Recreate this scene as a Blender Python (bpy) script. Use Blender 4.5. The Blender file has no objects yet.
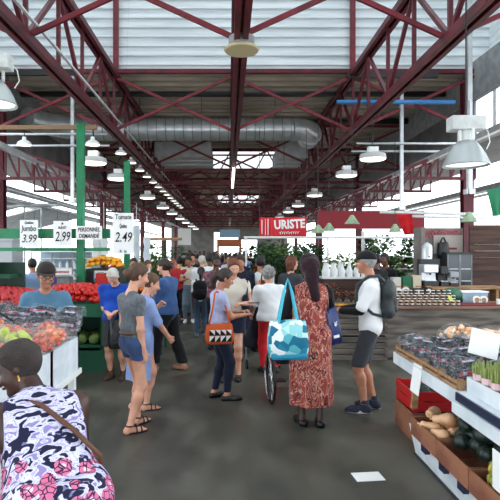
import bpy, math, random
import numpy as np
from mathutils import Vector, Matrix, Euler
random.seed(7); np.random.seed(7)
S = bpy.context.scene
COL = S.collection
R = math.radians
PI = math.pi

# ---------------------------------------------------------------- camera, sky, sun, exposure
cam = bpy.data.cameras.new('camera'); cam.lens = 36.0; cam.sensor_width = 36.0
cam.shift_x = 22/500; cam.shift_y = 0.0; cam.clip_end = 400
camo = bpy.data.objects.new('camera', cam); COL.objects.link(camo)
camo.location = (0, 0, 1.8); camo.rotation_euler = (R(90), 0, 0)
S.camera = camo
W = bpy.data.worlds.new('sky'); S.world = W; W.use_nodes = True
bg = W.node_tree.nodes['Background']
bg.inputs[0].default_value = (0.86, 0.93, 1.0, 1); bg.inputs[1].default_value = 3.5
sun = bpy.data.lights.new('sun', 'SUN'); sun.energy = 7.0; sun.angle = R(12); sun.color = (1, .985, .95)
suno = bpy.data.objects.new('sun', sun); COL.objects.link(suno); suno.rotation_euler = (R(-12), R(8), 0)
S.view_settings.view_transform = 'Standard'; S.view_settings.look = 'None'
S.view_settings.gamma = 1; S.view_settings.use_curve_mapping = False
S.view_settings.exposure = 0.33

# ---------------------------------------------------------------- helpers
def lin(c):
    o = []
    for v in c[:3]:
        v = v/255.0
        o.append(v/12.92 if v <= .04045 else ((v+.055)/1.055)**2.4)
    return (*o, 1)
_M = {}
def mat(name, c, c2=None, rough=.6, scale=6, metal=0, bump=0, bscale=40, spec=.4, detail=4, alpha=1, emit=0, trans=0, stretch=None, lo=.4, hi=.6, coord='Object', kind='noise', sheen=0):
    if name in _M: return _M[name]
    m = bpy.data.materials.new(name); m.use_nodes = True; _M[name] = m
    nt = m.node_tree; N = nt.nodes; L = nt.links; b = N['Principled BSDF']
    b.inputs['Base Color'].default_value = lin(c); b.inputs['Roughness'].default_value = rough
    b.inputs['Metallic'].default_value = metal; b.inputs['Specular IOR Level'].default_value = spec
    if alpha < 1: b.inputs['Alpha'].default_value = alpha
    if trans: b.inputs['Transmission Weight'].default_value = trans
    if sheen: b.inputs['Sheen Weight'].default_value = sheen
    if emit:
        b.inputs['Emission Color'].default_value = lin(c); b.inputs['Emission Strength'].default_value = emit
    if c2 is not None or bump:
        tc = N.new('ShaderNodeTexCoord'); mp = N.new('ShaderNodeMapping')
        if stretch: mp.inputs['Scale'].default_value = stretch
        L.new(tc.outputs[coord], mp.inputs[0])
    if c2 is not None:
        if kind == 'voronoi':
            t = N.new('ShaderNodeTexVoronoi'); t.inputs['Scale'].default_value = scale; out = t.outputs['Distance']
        elif kind == 'wave':
            t = N.new('ShaderNodeTexWave'); t.inputs['Scale'].default_value = scale; t.inputs['Distortion'].default_value = 4; out = t.outputs['Fac']
        else:
            t = N.new('ShaderNodeTexNoise'); t.inputs['Scale'].default_value = scale; t.inputs['Detail'].default_value = detail; out = t.outputs['Fac']
        L.new(mp.outputs[0], t.inputs['Vector'])
        r = N.new('ShaderNodeValToRGB'); L.new(out, r.inputs[0])
        r.color_ramp.elements[0].position = lo; r.color_ramp.elements[1].position = hi
        r.color_ramp.elements[0].color = lin(c); r.color_ramp.elements[1].color = lin(c2)
        L.new(r.outputs[0], b.inputs['Base Color'])
    if bump:
        t2 = N.new('ShaderNodeTexNoise'); t2.inputs['Scale'].default_value = bscale; t2.inputs['Detail'].default_value = 3
        L.new(mp.outputs[0], t2.inputs['Vector'])
        bp = N.new('ShaderNodeBump'); bp.inputs['Strength'].default_value = bump; bp.inputs['Distance'].default_value = .02
        L.new(t2.outputs['Fac'], bp.inputs['Height']); L.new(bp.outputs[0], b.inputs['Normal'])
    return m
def ramp_mat(name, stops, scale, kind='voronoi', rough=.7, stretch=None, bump=.2, dist=0, coord='Object', detail=3, const=True):
    """several flat colours chosen by a cell / noise pattern: printed cloth"""
    if name in _M: return _M[name]
    m = bpy.data.materials.new(name); m.use_nodes = True; _M[name] = m
    nt = m.node_tree; N = nt.nodes; L = nt.links; b = N['Principled BSDF']; b.inputs['Roughness'].default_value = rough
    b.inputs['Specular IOR Level'].default_value = .25
    tc = N.new('ShaderNodeTexCoord'); mp = N.new('ShaderNodeMapping'); L.new(tc.outputs[coord], mp.inputs[0])
    if stretch: mp.inputs['Scale'].default_value = stretch
    vec = mp.outputs[0]
    if dist:
        nz = N.new('ShaderNodeTexNoise'); nz.inputs['Scale'].default_value = scale*.6; L.new(vec, nz.inputs['Vector'])
        mx = N.new('ShaderNodeMix'); mx.data_type = 'RGBA'; mx.blend_type = 'ADD'; mx.inputs[0].default_value = dist
        L.new(vec, mx.inputs[6]); L.new(nz.outputs['Color'], mx.inputs[7]); vec = mx.outputs[2]
    if kind == 'voronoi':
        t = N.new('ShaderNodeTexVoronoi'); out = t.outputs['Color']
    elif kind == 'edge':
        t = N.new('ShaderNodeTexVoronoi'); t.feature = 'DISTANCE_TO_EDGE'; out = t.outputs['Distance']
    elif kind == 'wave':
        t = N.new('ShaderNodeTexWave'); t.inputs['Distortion'].default_value = 6; out = t.outputs['Fac']
    else:
        t = N.new('ShaderNodeTexNoise'); t.inputs['Detail'].default_value = detail; out = t.outputs['Fac']
    t.inputs['Scale'].default_value = scale; L.new(vec, t.inputs['Vector'])
    r = N.new('ShaderNodeValToRGB'); r.color_ramp.interpolation = 'CONSTANT' if const else 'LINEAR'
    if kind == 'voronoi':
        sp = N.new('ShaderNodeSeparateColor'); L.new(out, sp.inputs[0]); L.new(sp.outputs[0], r.inputs[0])
    else: L.new(out, r.inputs[0])
    e = r.color_ramp.elements
    e[0].position = stops[0][0]; e[0].color = lin(stops[0][1]); e[1].position = stops[-1][0]; e[1].color = lin(stops[-1][1])
    for p, c in stops[1:-1]:
        q = e.new(p); q.color = lin(c)
    L.new(r.outputs[0], b.inputs['Base Color'])
    if bump:
        t2 = N.new('ShaderNodeTexNoise'); t2.inputs['Scale'].default_value = 9; L.new(mp.outputs[0], t2.inputs['Vector'])
        bp = N.new('ShaderNodeBump'); bp.inputs['Strength'].default_value = bump; bp.inputs['Distance'].default_value = .03
        L.new(t2.outputs['Fac'], bp.inputs['Height']); L.new(bp.outputs[0], b.inputs['Normal'])
    return m

def tag(o, label=None, cat=None, group=None, kind=None):
    if label: o['label'] = label
    if cat: o['category'] = cat
    if group: o['group'] = group
    if kind: o['kind'] = kind
    return o
def thing(name, label, cat, loc=(0, 0, 0), rz=0, group=None):
    o = bpy.data.objects.new(name, None); COL.objects.link(o); o.empty_display_size = .1
    o.location = loc; o.rotation_euler = (0, 0, rz)
    return tag(o, label, cat, group)
def dup(root, loc=None, rz=None, label=None, group=None, sc=None):
    r = root.copy(); COL.objects.link(r)
    if loc is not None: r.location = loc
    if rz is not None: r.rotation_euler = (r.rotation_euler[0], r.rotation_euler[1], rz)
    if sc is not None: r.scale = (sc, sc, sc)
    if label: r['label'] = label
    if group: r['group'] = group
    for ch in list(root.children):
        c = ch.copy(); COL.objects.link(c); c.parent = r
        for g in ch.children:
            d = g.copy(); COL.objects.link(d); d.parent = c
    return r
def P(px, py, y): return Vector(((px-228)*y/500, y, 1.8+(250-py)*y/500))

def scribble(parent, x0, x1, z, h, m, y=-.01, n=40, th=.004, seed=0, loops=None):
    rnd = random.Random(seed+int(z*100)); b = MB(); cur = []; k = loops or int((x1-x0)/h*1.6)+2
    for i in range(n*2+1):
        u = i/(n*2); a = u*k*2*PI
        cur.append((x0+(x1-x0)*u+h*.25*math.sin(a), y, z+h*.5*math.cos(a)*(.45+.55*abs(math.sin(u*17+seed)))))
    b.tube(cur, th, 4); return b.build('handwriting', m, parent)

class MB:
    def __init__(s): s.v = []; s.f = []; s.mi = []; s.cur = 0
    def add(s, vs, fs):
        n = len(s.v); s.v += [tuple(v) for v in vs]; s.f += [tuple(i+n for i in f) for f in fs]; s.mi += [s.cur]*len(fs); return s
    def box(s, c, d, rot=None, taper=1, off=(0, 0)):
        x, y, z = d[0]/2, d[1]/2, d[2]/2
        vs = [Vector((a*x*(taper if k > 0 else 1)+(off[0] if k > 0 else 0), b*y*(taper if k > 0 else 1)+(off[1] if k > 0 else 0), k*z)) for k in (-1, 1) for b in (-1, 1) for a in (-1, 1)]
        if rot is not None:
            M = Euler(rot).to_matrix() if not isinstance(rot, Matrix) else rot
            vs = [M @ v for v in vs]
        c = Vector(c)
        return s.add([v+c for v in vs], [(0, 2, 3, 1), (4, 5, 7, 6), (0, 1, 5, 4), (2, 6, 7, 3), (0, 4, 6, 2), (1, 3, 7, 5)])
    def bx(s, x0, x1, y0, y1, z0, z1): return s.box(((x0+x1)/2, (y0+y1)/2, (z0+z1)/2), (x1-x0, y1-y0, z1-z0))
    def bar(s, a, b, w, h, up=(0, 0, 1)):
        a, b = Vector(a), Vector(b); d = b-a; l = d.length
        if l < 1e-6: return s
        d.normalize(); up = Vector(up)
        if abs(d.dot(up)) > .98: up = Vector((1, 0, 0))
        x = d.cross(up).normalized(); z = x.cross(d)
        M = Matrix((x, d, z)).transposed()
        return s.box((a+b)/2, (w, l, h), M)
    def cyl(s, a, b, r, r2=None, n=10, caps=True):
        a, b = Vector(a), Vector(b); d = b-a; r2 = r if r2 is None else r2
        q = d.to_track_quat('Z', 'Y').to_matrix() if d.length > 0 else Matrix.Identity(3)
        vs = []
        for p, rr in ((a, r), (b, r2)):
            for i in range(n):
                t = 2*PI*i/n; vs.append(p+q @ Vector((rr*math.cos(t), rr*math.sin(t), 0)))
        fs = [(i, (i+1) % n, n+(i+1) % n, n+i) for i in range(n)]
        if caps: fs += [tuple(reversed(range(n))), tuple(range(n, 2*n))]
        return s.add(vs, fs)
    def tube(s, pts, r, n=8, closed=False):
        pts = [Vector(p) for p in pts]; m = len(pts); rs = r if isinstance(r, (list, tuple)) else [r]*m
        vs = []; prev = None
        for i, p in enumerate(pts):
            if closed: d = pts[(i+1) % m]-pts[i-1]
            else: d = pts[min(i+1, m-1)]-pts[max(i-1, 0)]
            d.normalize()
            if prev is None:
                u = Vector((0, 0, 1)) if abs(d.z) < .9 else Vector((1, 0, 0)); x = d.cross(u).normalized()
            else: x = (prev-d*prev.dot(d)).normalized()
            prev = x; y = d.cross(x)
            for k in range(n):
                t = 2*PI*k/n; vs.append(p+x*(rs[i]*math.cos(t))+y*(rs[i]*math.sin(t)))
        fs = []
        for i in range(m if closed else m-1):
            j = (i+1) % m
            for k in range(n): fs.append((i*n+k, i*n+(k+1) % n, j*n+(k+1) % n, j*n+k))
        if not closed: fs += [tuple(reversed(range(n))), tuple(range((m-1)*n, m*n))]
        return s.add(vs, fs)
    def lathe(s, prof, c=(0, 0, 0), n=24, axis=None, sq=(1, 1)):
        c = Vector(c); vs = []; m = len(prof)
        Q = Vector(axis).to_track_quat('Z', 'Y').to_matrix() if axis is not None else Matrix.Identity(3)
        for (r, z) in prof:
            for i in range(n):
                t = 2*PI*i/n; vs.append(c+Q @ Vector((max(r, 1e-4)*math.cos(t)*sq[0], max(r, 1e-4)*math.sin(t)*sq[1], z)))
        fs = [(j*n+i, j*n+(i+1) % n, (j+1)*n+(i+1) % n, (j+1)*n+i) for j in range(m-1) for i in range(n)]
        return s.add(vs, fs)
    def sph(s, c, r, n=12, m=8, rot=None):
        if not isinstance(r, (tuple, list)): r = (r, r, r)
        M = Euler(rot).to_matrix() if rot is not None else Matrix.Identity(3)
        c = Vector(c); vs = [c+M @ Vector((0, 0, -r[2]))]
        for j in range(1, m):
            f = -PI/2+PI*j/m
            for i in range(n):
                t = 2*PI*i/n; vs.append(c+M @ Vector((r[0]*math.cos(f)*math.cos(t), r[1]*math.cos(f)*math.sin(t), r[2]*math.sin(f))))
        vs.append(c+M @ Vector((0, 0, r[2]))); T = len(vs)-1
        fs = [(0, 1+(i+1) % n, 1+i) for i in range(n)]
        for j in range(m-2):
            for i in range(n): fs.append((1+j*n+i, 1+j*n+(i+1) % n, 1+(j+1)*n+(i+1) % n, 1+(j+1)*n+i))
        fs += [(T, 1+(m-2)*n+i, 1+(m-2)*n+(i+1) % n) for i in range(n)]
        return s.add(vs, fs)
    def prism(s, poly, axis, a, b):
        """poly: 2D points; axis the extruded axis ('x','y','z')"""
        n = len(poly); mk = {'x': lambda p, t: (t, p[0], p[1]), 'y': lambda p, t: (p[0], t, p[1]), 'z': lambda p, t: (p[0], p[1], t)}[axis]
        return s.add([mk(p, a) for p in poly]+[mk(p, b) for p in poly],
                     [tuple(range(n)), tuple(reversed(range(n, 2*n)))]+[(i, n+i, n+(i+1) % n, (i+1) % n) for i in range(n)])
    def build(s, name, m, parent=None, world=False, smooth=False, label=None, bevel=0):
        me = bpy.data.meshes.new(name); vs = s.v
        if world and parent is not None:
            lo = parent.location; vs = [(v[0]-lo[0], v[1]-lo[1], v[2]-lo[2]) for v in vs]
        me.from_pydata(vs, [], s.f); me.validate()
        ms = m if isinstance(m, (list, tuple)) else [m]
        for q in ms: me.materials.append(q)
        if len(ms) > 1 and len(me.polygons) == len(s.mi): me.polygons.foreach_set('material_index', s.mi)
        if smooth:
            me.polygons.foreach_set('use_smooth', [True]*len(me.polygons))
            if smooth == 'auto': me.set_sharp_from_angle(angle=R(40))
        o = bpy.data.objects.new(name, me); COL.objects.link(o)
        if parent is not None: o.parent = parent
        if label: o['label'] = label
        if bevel:
            b = o.modifiers.new('bevel', 'BEVEL'); b.width = bevel; b.segments = 2; b.limit_method = 'ANGLE'
        return o
    def solo(s, name, m, label, cat, group=None, smooth=False, origin=None, bevel=0):
        """one-mesh thing authored in world coordinates; its origin goes to the base centre"""
        V = np.array(s.v)
        c = ((V[:, 0].min()+V[:, 0].max())/2, (V[:, 1].min()+V[:, 1].max())/2, V[:, 2].min()) if origin is None else origin
        s.v = [(v[0]-c[0], v[1]-c[1], v[2]-c[2]) for v in s.v]
        o = s.build(name, m, smooth=smooth, bevel=bevel); o.location = c
        return tag(o, label, cat, group)
def struct(o): o['kind'] = 'structure'; return o

_fc = {}
def text_mesh(string, size, bold=0.0, shear=0, spacing=1, extrude=.002):
    cu = bpy.data.curves.new('lettering', 'FONT'); cu.body = string; cu.size = size; cu.align_x = 'CENTER'; cu.align_y = 'CENTER'
    cu.extrude = extrude; cu.offset = bold; cu.shear = shear; cu.space_character = spacing; cu.resolution_u = 2
    o = bpy.data.objects.new('t', cu); COL.objects.link(o)
    dg = bpy.context.evaluated_depsgraph_get(); dg.update()
    me = bpy.data.meshes.new_from_object(o.evaluated_get(dg)); bpy.data.objects.remove(o)
    return me
def lettering(string, size, parent, loc, m, bold=0.0, shear=0, rot=(R(90), 0, 0), sx=1, spacing=1, name='lettering'):
    me = text_mesh(string, size, bold, shear, spacing)
    me.materials.clear(); me.materials.append(m)
    o = bpy.data.objects.new(name, me); COL.objects.link(o); o.parent = parent; o.location = loc; o.rotation_euler = rot; o.scale = (sx, 1, 1)
    return o
# ---------------------------------------------------------------- materials of the hall
red = mat('painted steel oxblood', (104, 32, 44), (76, 25, 35), rough=.5, scale=3)
red2 = mat('painted steel crimson', (124, 36, 48), (98, 30, 40), rough=.5, scale=3)
galv = mat('galvanised steel', (206, 210, 212), (186, 191, 194), rough=.3, scale=3, metal=.55)
greym = mat('grey painted metal', (150, 154, 156), (130, 133, 135), rough=.5, scale=4)
darkm = mat('dark metal', (46, 46, 48), rough=.5)
white_m = mat('white enamel', (228, 230, 228), rough=.4)
black_m = mat('black plastic', (22, 22, 24), rough=.4)
green_m = mat('green painted steel', (28, 128, 84), (22, 108, 70), rough=.45, scale=3)
lampglow = mat('lit lamp diffuser', (255, 252, 240), emit=2.6)
conc = mat('stained concrete', (66, 65, 57), (92, 89, 80), rough=.42, scale=.9, detail=9, bump=.08, bscale=14, lo=.3, hi=.72, spec=.45)
# floor stains on top of the base mottling
def floor_mat():
    m = conc; nt = m.node_tree; N = nt.nodes; L = nt.links; b = N['Principled BSDF']
    rp = [n for n in N if n.type == 'VALTORGB'][0]
    tc = [n for n in N if n.type == 'TEX_COORD'][0]
    t = N.new('ShaderNodeTexNoise'); t.inputs['Scale'].default_value = 2.3; t.inputs['Detail'].default_value = 6
    mp = N.new('ShaderNodeMapping'); mp.inputs['Scale'].default_value = (1, .45, 1); L.new(tc.outputs['Object'], mp.inputs[0]); L.new(mp.outputs[0], t.inputs['Vector'])
    r = N.new('ShaderNodeValToRGB'); r.color_ramp.elements[0].position = .44; r.color_ramp.elements[1].position = .63
    r.color_ramp.elements[0].color = (.72, .72, .72, 1); r.color_ramp.elements[1].color = (1.18, 1.16, 1.12, 1)
    L.new(t.outputs['Fac'], r.inputs[0])
    mx = N.new('ShaderNodeMix'); mx.data_type = 'RGBA'; mx.blend_type = 'MULTIPLY'; mx.inputs[0].default_value = 1
    L.new(rp.outputs[0], mx.inputs[6]); L.new(r.outputs[0], mx.inputs[7]); L.new(mx.outputs[2], b.inputs['Base Color'])
    r2 = N.new('ShaderNodeMapRange'); r2.inputs[1].default_value = .35; r2.inputs[2].default_value = .65; r2.inputs[3].default_value = .28; r2.inputs[4].default_value = .6
    L.new(t.outputs['Fac'], r2.inputs[0]); L.new(r2.outputs[0], b.inputs['Roughness'])
floor_mat()
asph = mat('pale outdoor paving', (150, 148, 142), (130, 128, 122), rough=.9, scale=2)
deck = mat('roof deck steel', (190, 178, 160), (160, 150, 134), rough=.6, scale=2, stretch=(.3, 3, 1))
def translucent(name, c, c2):
    m = bpy.data.materials.new(name); m.use_nodes = True; nt = m.node_tree; N = nt.nodes; L = nt.links
    N.remove(N['Principled BSDF']); out = N['Material Output']
    tr = N.new('ShaderNodeBsdfTranslucent'); df = N.new('ShaderNodeBsdfDiffuse'); mx = N.new('ShaderNodeMixShader'); mx.inputs[0].default_value = .35
    tc = N.new('ShaderNodeTexCoord'); mp = N.new('ShaderNodeMapping'); mp.inputs['Scale'].default_value = (.25, 3, 1)
    t = N.new('ShaderNodeTexNoise'); t.inputs['Scale'].default_value = 1.4; t.inputs['Detail'].default_value = 5
    L.new(tc.outputs['Object'], mp.inputs[0]); L.new(mp.outputs[0], t.inputs['Vector'])
    r = N.new('ShaderNodeValToRGB'); r.color_ramp.elements[0].position = .35; r.color_ramp.elements[1].position = .6
    r.color_ramp.elements[0].color = lin(c); r.color_ramp.elements[1].color = lin(c2); L.new(t.outputs['Fac'], r.inputs[0])
    L.new(r.outputs[0], tr.inputs[0]); L.new(r.outputs[0], df.inputs[0])
    L.new(tr.outputs[0], mx.inputs[1]); L.new(df.outputs[0], mx.inputs[2]); L.new(mx.outputs[0], out.inputs[0])
    return m
skylight_m = translucent('translucent roof sheet', (150, 156, 160), (172, 177, 178))

CX = .16; XL, XR = -3.28, 3.6; CL, CR = -6.8, 7.12
ZT, ZB, ZR = 6.9, 5.15, 7.02

# ---------------------------------------------------------------- setting
struct(MB().bx(-9, 9.4, -3, 80, -.2, 0).build('floor', conc))
tag(MB().bx(-70, -9, -20, 120, -.25, -.03).bx(9.4, 70, -20, 120, -.25, -.03).bx(-9, 9.4, 80, 120, -.25, -.03).build('ground', asph), kind='structure')
def corr(y0, y1, x0, x1, z, name, m, pitch=.5):
    prof = []; y = y0
    while y < y1-1e-4:
        prof += [(y, z), (y+pitch*.34, z), (y+pitch*.44, z+.09), (y+pitch*.9, z+.09)]; y += pitch
    prof.append((y1, z)); n = len(prof)
    b = MB(); b.add([(x0, p[0], p[1]) for p in prof]+[(x1, p[0], p[1]) for p in prof], [(i, i+1, n+i+1, n+i) for i in range(n-1)])
    return struct(b.build(name, m))
corr(-3.1, 14.4, CL-.5, CR+.5, 10.6, 'ceiling', skylight_m)
# tall siding wall where the high front bay meets the lower roof
siding = mat('white corrugated siding', (232, 238, 241), (212, 220, 224), rough=.5, scale=1.6, stretch=(.3, 1, 5), detail=6)
b = MB(); z = 6.93; prof = []
while z < 10.6:
    prof += [(14.5, z), (14.5, z+.2), (14.43, z+.215), (14.43, z+.262)]; z += .272
n = len(prof); b.add([(CL-.5, p[0], p[1]) for p in prof]+[(CR+.5, p[0], p[1]) for p in prof], [(i, n+i, n+i+1, i+1) for i in range(n-1)]); struct(b.build('wall_back', siding))
for nm, x in (('wall_left', CL-.5), ('wall_right', CR+.5)): struct(MB().bx(x-.05, x+.05, -3.1, 14.5, 7.2, 10.6).build(nm, siding))
for x, l in ((XL+.06, 'left'), (XR-.02, 'right')):
    b = MB(); b.bx(x-.07, x+.07, 14.3, 14.42, 6.95, 10.5); b.solo('wall_post', red2, 'red upright on the white siding wall above the %s roof truss' % l, 'post')
corr(14.4, 26, CL, CR, ZR, 'ceiling', deck)
b = MB()                                                                  # opaque strips either side of the roof lights
for (x0, x1) in ((CL, -1.0), (3.0, CR)):
    for (y0, y1) in ((26, 32.5), (48, 55)): b.bx(x0, x1, y0, y1, ZR, ZR+.05)
struct(b.build('ceiling', deck))
for (y0, y1) in ((26, 32.5), (48, 55)): corr(y0, y1, -1.0, 3.0, ZR, 'ceiling', skylight_m)
corr(32.5, 48, CL, CR, ZR, 'ceiling', deck); corr(55, 80, CL, CR, ZR, 'ceiling', deck)
b = MB()
for x in (CL, CR): b.bx(x-.06, x+.06, -3, 80, 6.1, ZR+.2)
struct(b.build('trim_1', greym))
# clerestory glazing bars under the fascia and the open far gable
b = MB()
for y in np.arange(1.8, 80, 1.05):
    b.bx(CL-.03, CL+.03, y-.03, y+.03, 5.0, 6.1); b.bx(CR-.03, CR+.03, y-.03, y+.03, 5.0, 6.1)
for x in (CL, CR): b.bx(x-.1, x+.1, -3, 80, 4.86, 5.02)
struct(b.build('window_1', greym))
# low side roofs beyond the columns
sr = mat('side roof boarding', (96, 96, 96), (78, 78, 80), rough=.8, scale=2)
b = MB()
b.add([(CL, 10, 4.95), (CL, 80, 4.95), (CL-4.2, 80, 5.5), (CL-4.2, 10, 5.5)], [(0, 1, 2, 3)])
b.add([(CR, 10, 4.95), (CR, 80, 4.95), (CR+4.2, 80, 5.5), (CR+4.2, 10, 5.5)], [(0, 3, 2, 1)])
struct(b.build('ceiling', sr))
# far gable wall with a bright doorway
b = MB(); wallm = mat('far wall render', (120, 116, 112), rough=.9, c2=(100, 98, 95), scale=1)
b.bx(-9, -2.2, 79, 79.3, 0, 7.1).bx(1.6, 9.4, 79, 79.3, 3.4, 7.1).bx(-2.2, 1.6, 79, 79.3, 4.6, 7.1).bx(4.6, 9.4, 79, 79.3, 0, 3.4)
struct(b.build('wall_back', wallm))

# ---------------------------------------------------------------- roof trusses (long ones)
def long_truss(x, label, y0=4.95, n=44, panel=1.575, dbl=False, group=None):
    t = thing('roof_truss', label, 'truss', (x, y0, ZB))
    L_ = n*panel; h = ZT-ZB
    w = .15 if not dbl else .085
    def chord(z):
        b = MB()
        for sx in ((-1, 1) if dbl else (-.45, .45)):
            b.bx(sx*w-.045, sx*w+.045, 0, L_, z-.02, z+.13 if z < 1 else z+.12)
        b.bx(-w*.9, w*.9, 0, L_, z+.1, z+.12)
        return b
    chord(0).build('bottom_chord', red, t); chord(h-.12).build('top_chord', red, t)
    wb = MB()
    for i in range(n+1):
        y = i*panel
        if i < 22:
            MB().bar((0, y, .1), (0, y, h-.1), .07, .07).build('web_post', red, t)
            if i < n:
                a, c = ((0, y, .1), (0, y+panel, h-.1)) if (i % 2 == 0) else ((0, y, h-.1), (0, y+panel, .1))
                MB().bar(a, c, .075, .075, (1, 0, 0)).build('web_diagonal', red, t)
        else:
            wb.bar((0, y, .1), (0, y, h-.1), .07, .07)
            if i < n:
                a, c = ((0, y, .1), (0, y+panel, h-.1)) if (i % 2 == 0) else ((0, y, h-.1), (0, y+panel, .1))
                wb.bar(a, c, .075, .075, (1, 0, 0))
    o = wb.build('web_diagonal', red, t)
    return t
long_truss(XL, 'long dark red steel roof truss left of the aisle, above the dome lamps', dbl=True)
long_truss(CX+.05, 'long dark red steel truss down the middle of the roof carrying the cream disc')
long_truss(XR, 'long dark red steel roof truss right of the aisle, above the bell lamp', dbl=True)
# cross bracing
YS = [8.1+6.3*i for i in range(11)]
ordw = ['nearest', 'second', 'third', 'fourth', 'fifth', 'sixth', 'seventh', 'eighth', 'ninth', 'tenth', 'farthest']
for i, y in enumerate(YS):
    t = thing('cross_brace', 'red steel cross bracing between the long trusses, %s row away' % ordw[i], 'brace', (CX, y, ZB), group=None)
    xs = [CL, XL, CX, XR, CR]
    for a, c in zip(xs, xs[1:]):
        MB().bar((a-CX, -.04, .08), (c-CX, -.04, ZT-ZB-.1), .055, .08).build('brace_bar', red2, t)
        MB().bar((a-CX, .04, ZT-ZB-.1), (c-CX, .04, .08), .055, .08).build('brace_bar', red2, t)
    if i >= 1:
        MB().bar((CL-CX, 0, ZT-ZB+.02), (CR-CX, 0, ZT-ZB+.02), .1, .08).build('top_tie', red2, t)
        MB().bar((CL-CX, 0, -.03 if i > 1 else ZT-ZB+.05), (CR-CX, 0, -.03 if i > 1 else ZT-ZB+.05), .12, .1).build('bottom_tie', red, t)
# the beam that the silver duct runs above
def far_girder(y, z0, h, label):
    t = thing('roof_girder', label, 'girder', (CX, y, z0))
    MB().bx(CL-CX, CR-CX, -.08, .08, -.07, .07).build('bottom_chord', red, t)
    MB().bx(CL-CX, CR-CX, -.08, .08, h-.07, h+.07).build('top_chord', red, t)
    n = 16; d = (CR-CL)/n
    for k in range(n):
        x = CL-CX+k*d
        a, c = ((x, 0, 0), (x+d, 0, h)) if k % 2 else ((x, 0, h), (x+d, 0, 0))
        MB().bar(a, c, .06, .06).build('web_diagonal', red, t)
far_girder(24.5, 5.1, 1.6, 'dark red lattice girder crossing the roof just beyond the silver duct')
far_girder(36.0, 4.7, 2.2, 'dark red lattice girder crossing the roof beyond the first roof light')
far_girder(46.0, 4.9, 2.0, 'dark red lattice girder crossing the roof before the far roof light')
far_girder(60.0, 4.6, 2.2, 'farthest dark red lattice girder crossing the hall')

# solid upper side panels under the fascia, beyond the high bay
up_m = mat('grey upper side panel', (112, 110, 110), (92, 90, 92), rough=.8, scale=1.2)
for nm, x in (('wall_left', CL), ('wall_right', CR)): struct(MB().bx(x-.04, x+.04, 14.6, 80, 5.02, 6.15).build(nm, up_m))
# unseen wall added behind the camera to cut light from there, open below
struct(MB().bx(-7.3, 7.6, -3.2, -3.1, 2.7, 10.6).build('wall_light_block', mat('light block wall', (150, 146, 140), (136, 132, 126), rough=.9)))
# columns
for side, x in (('left', CL), ('right', CR)):
    for i, y in enumerate((1.8, 14.9, 27.2, 39.8, 52.4, 65.)):
        t = thing('steel_column', 'dark red steel column on the %s side of the hall, %s from the camera' % (side, ordw[i]), 'column', (x, y, 0))
        MB().bx(-.15, .15, -.13, -.1, 0, 6.9).bx(-.15, .15, .1, .13, 0, 6.9).bx(-.02, .02, -.1, .1, 0, 6.9).build('shaft', red, t)
        MB().bx(-.22, .22, -.2, .2, 0, .03).build('base_plate', darkm, t)
# side canopy trusses
for side, sx, x0, x1 in (('left', -1, -4.46, CL), ('right', 1, 4.98, CR)):
    for i in range(8):
        y = 14.4+6.3*i*.5
        m = darkm if False else red
        t = thing('canopy_truss', 'short dark red canopy truss on the %s side above the stalls, %s in its row' % (side, ordw[i]), 'truss', (x0, y, 3.86))
        w = x1-x0
        MB().bar((0, 0, 0), (w, 0, 0), .09, .09).build('bottom_chord', m, t)
        MB().bar((0, 0, .25), (w, 0, 1.0), .09, .09).build('top_chord', m, t)
        for k in range(6):
            a, c = w*k/6, w*(k+1)/6
            MB().bar((a, 0, 0), (c, 0, .25+.75*(k+1)/6), .05, .05).build('web_diagonal', m, t)
            MB().bar((c, 0, 0), (c, 0, .25+.75*(k+1)/6), .045, .045).build('web_post', m, t)
# longitudinal gutters / rails
def rail(name, label, x, z, w, h, m, y0=6.5, y1=60, round_=False):
    b = MB()
    if round_: b.cyl((x, y0, z), (x, y1, z), w/2, n=12)
    else: b.bx(x-w/2, x+w/2, y0, y1, z-h/2, z+h/2)
    return b.solo(name, m, label, 'rail', smooth='auto' if round_ else False)
rail('steel_gutter', 'pale grey steel gutter running along the left stalls below the roof', -5.55, 4.35, .12, .14, galv, 6)
rail('steel_gutter', 'pale grey steel gutter running along the right stalls below the roof', 5.8, 4.42, .12, .14, galv, 6)
rail('awning_beam', 'wide pale grey awning beam on the right above the wooden booth', 8.45, 3.8, .35, .16, greym, 9, 60)
rail('awning_beam', 'narrow pale awning rail just under the wide beam on the right', 8.3, 3.58, .1, .08, white_m, 9, 60)
rail('awning_pipe', 'thick silver pipe along the left edge above the price signs', -6.95, 3.72, .22, .22, galv, 9, 30, True)
rail('awning_pipe', 'thinner silver pipe under the thick one at the left edge', -6.9, 3.42, .12, .12, galv, 9, 30, True)
rail('awning_beam', 'white awning beam sloping away on the left behind the price signs', -8.1, 3.55, .3, .12, white_m, 12, 60)
b = MB(); b.cyl((-7.4, 16, 3.22), (-5.4, 16, 3.24), .06, n=10); b.solo('cross_pipe', galv, 'short level silver pipe at the left edge below the thick pipe', 'pipe', smooth=True)

for x, z, l in ((XL-.24, 5.36, 'thin grey conduit clipped along the outside of the left roof truss'), (XR+.24, 5.36, 'thin grey conduit clipped along the outside of the right roof truss'), (XL+.2, 5.42, 'thin grey conduit on the aisle side of the left roof truss')):
    b = MB(); b.cyl((x, 5.2, z), (x, 60, z), .028, n=8); b.solo('conduit', galv, l, 'pipe', smooth=True)
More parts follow.
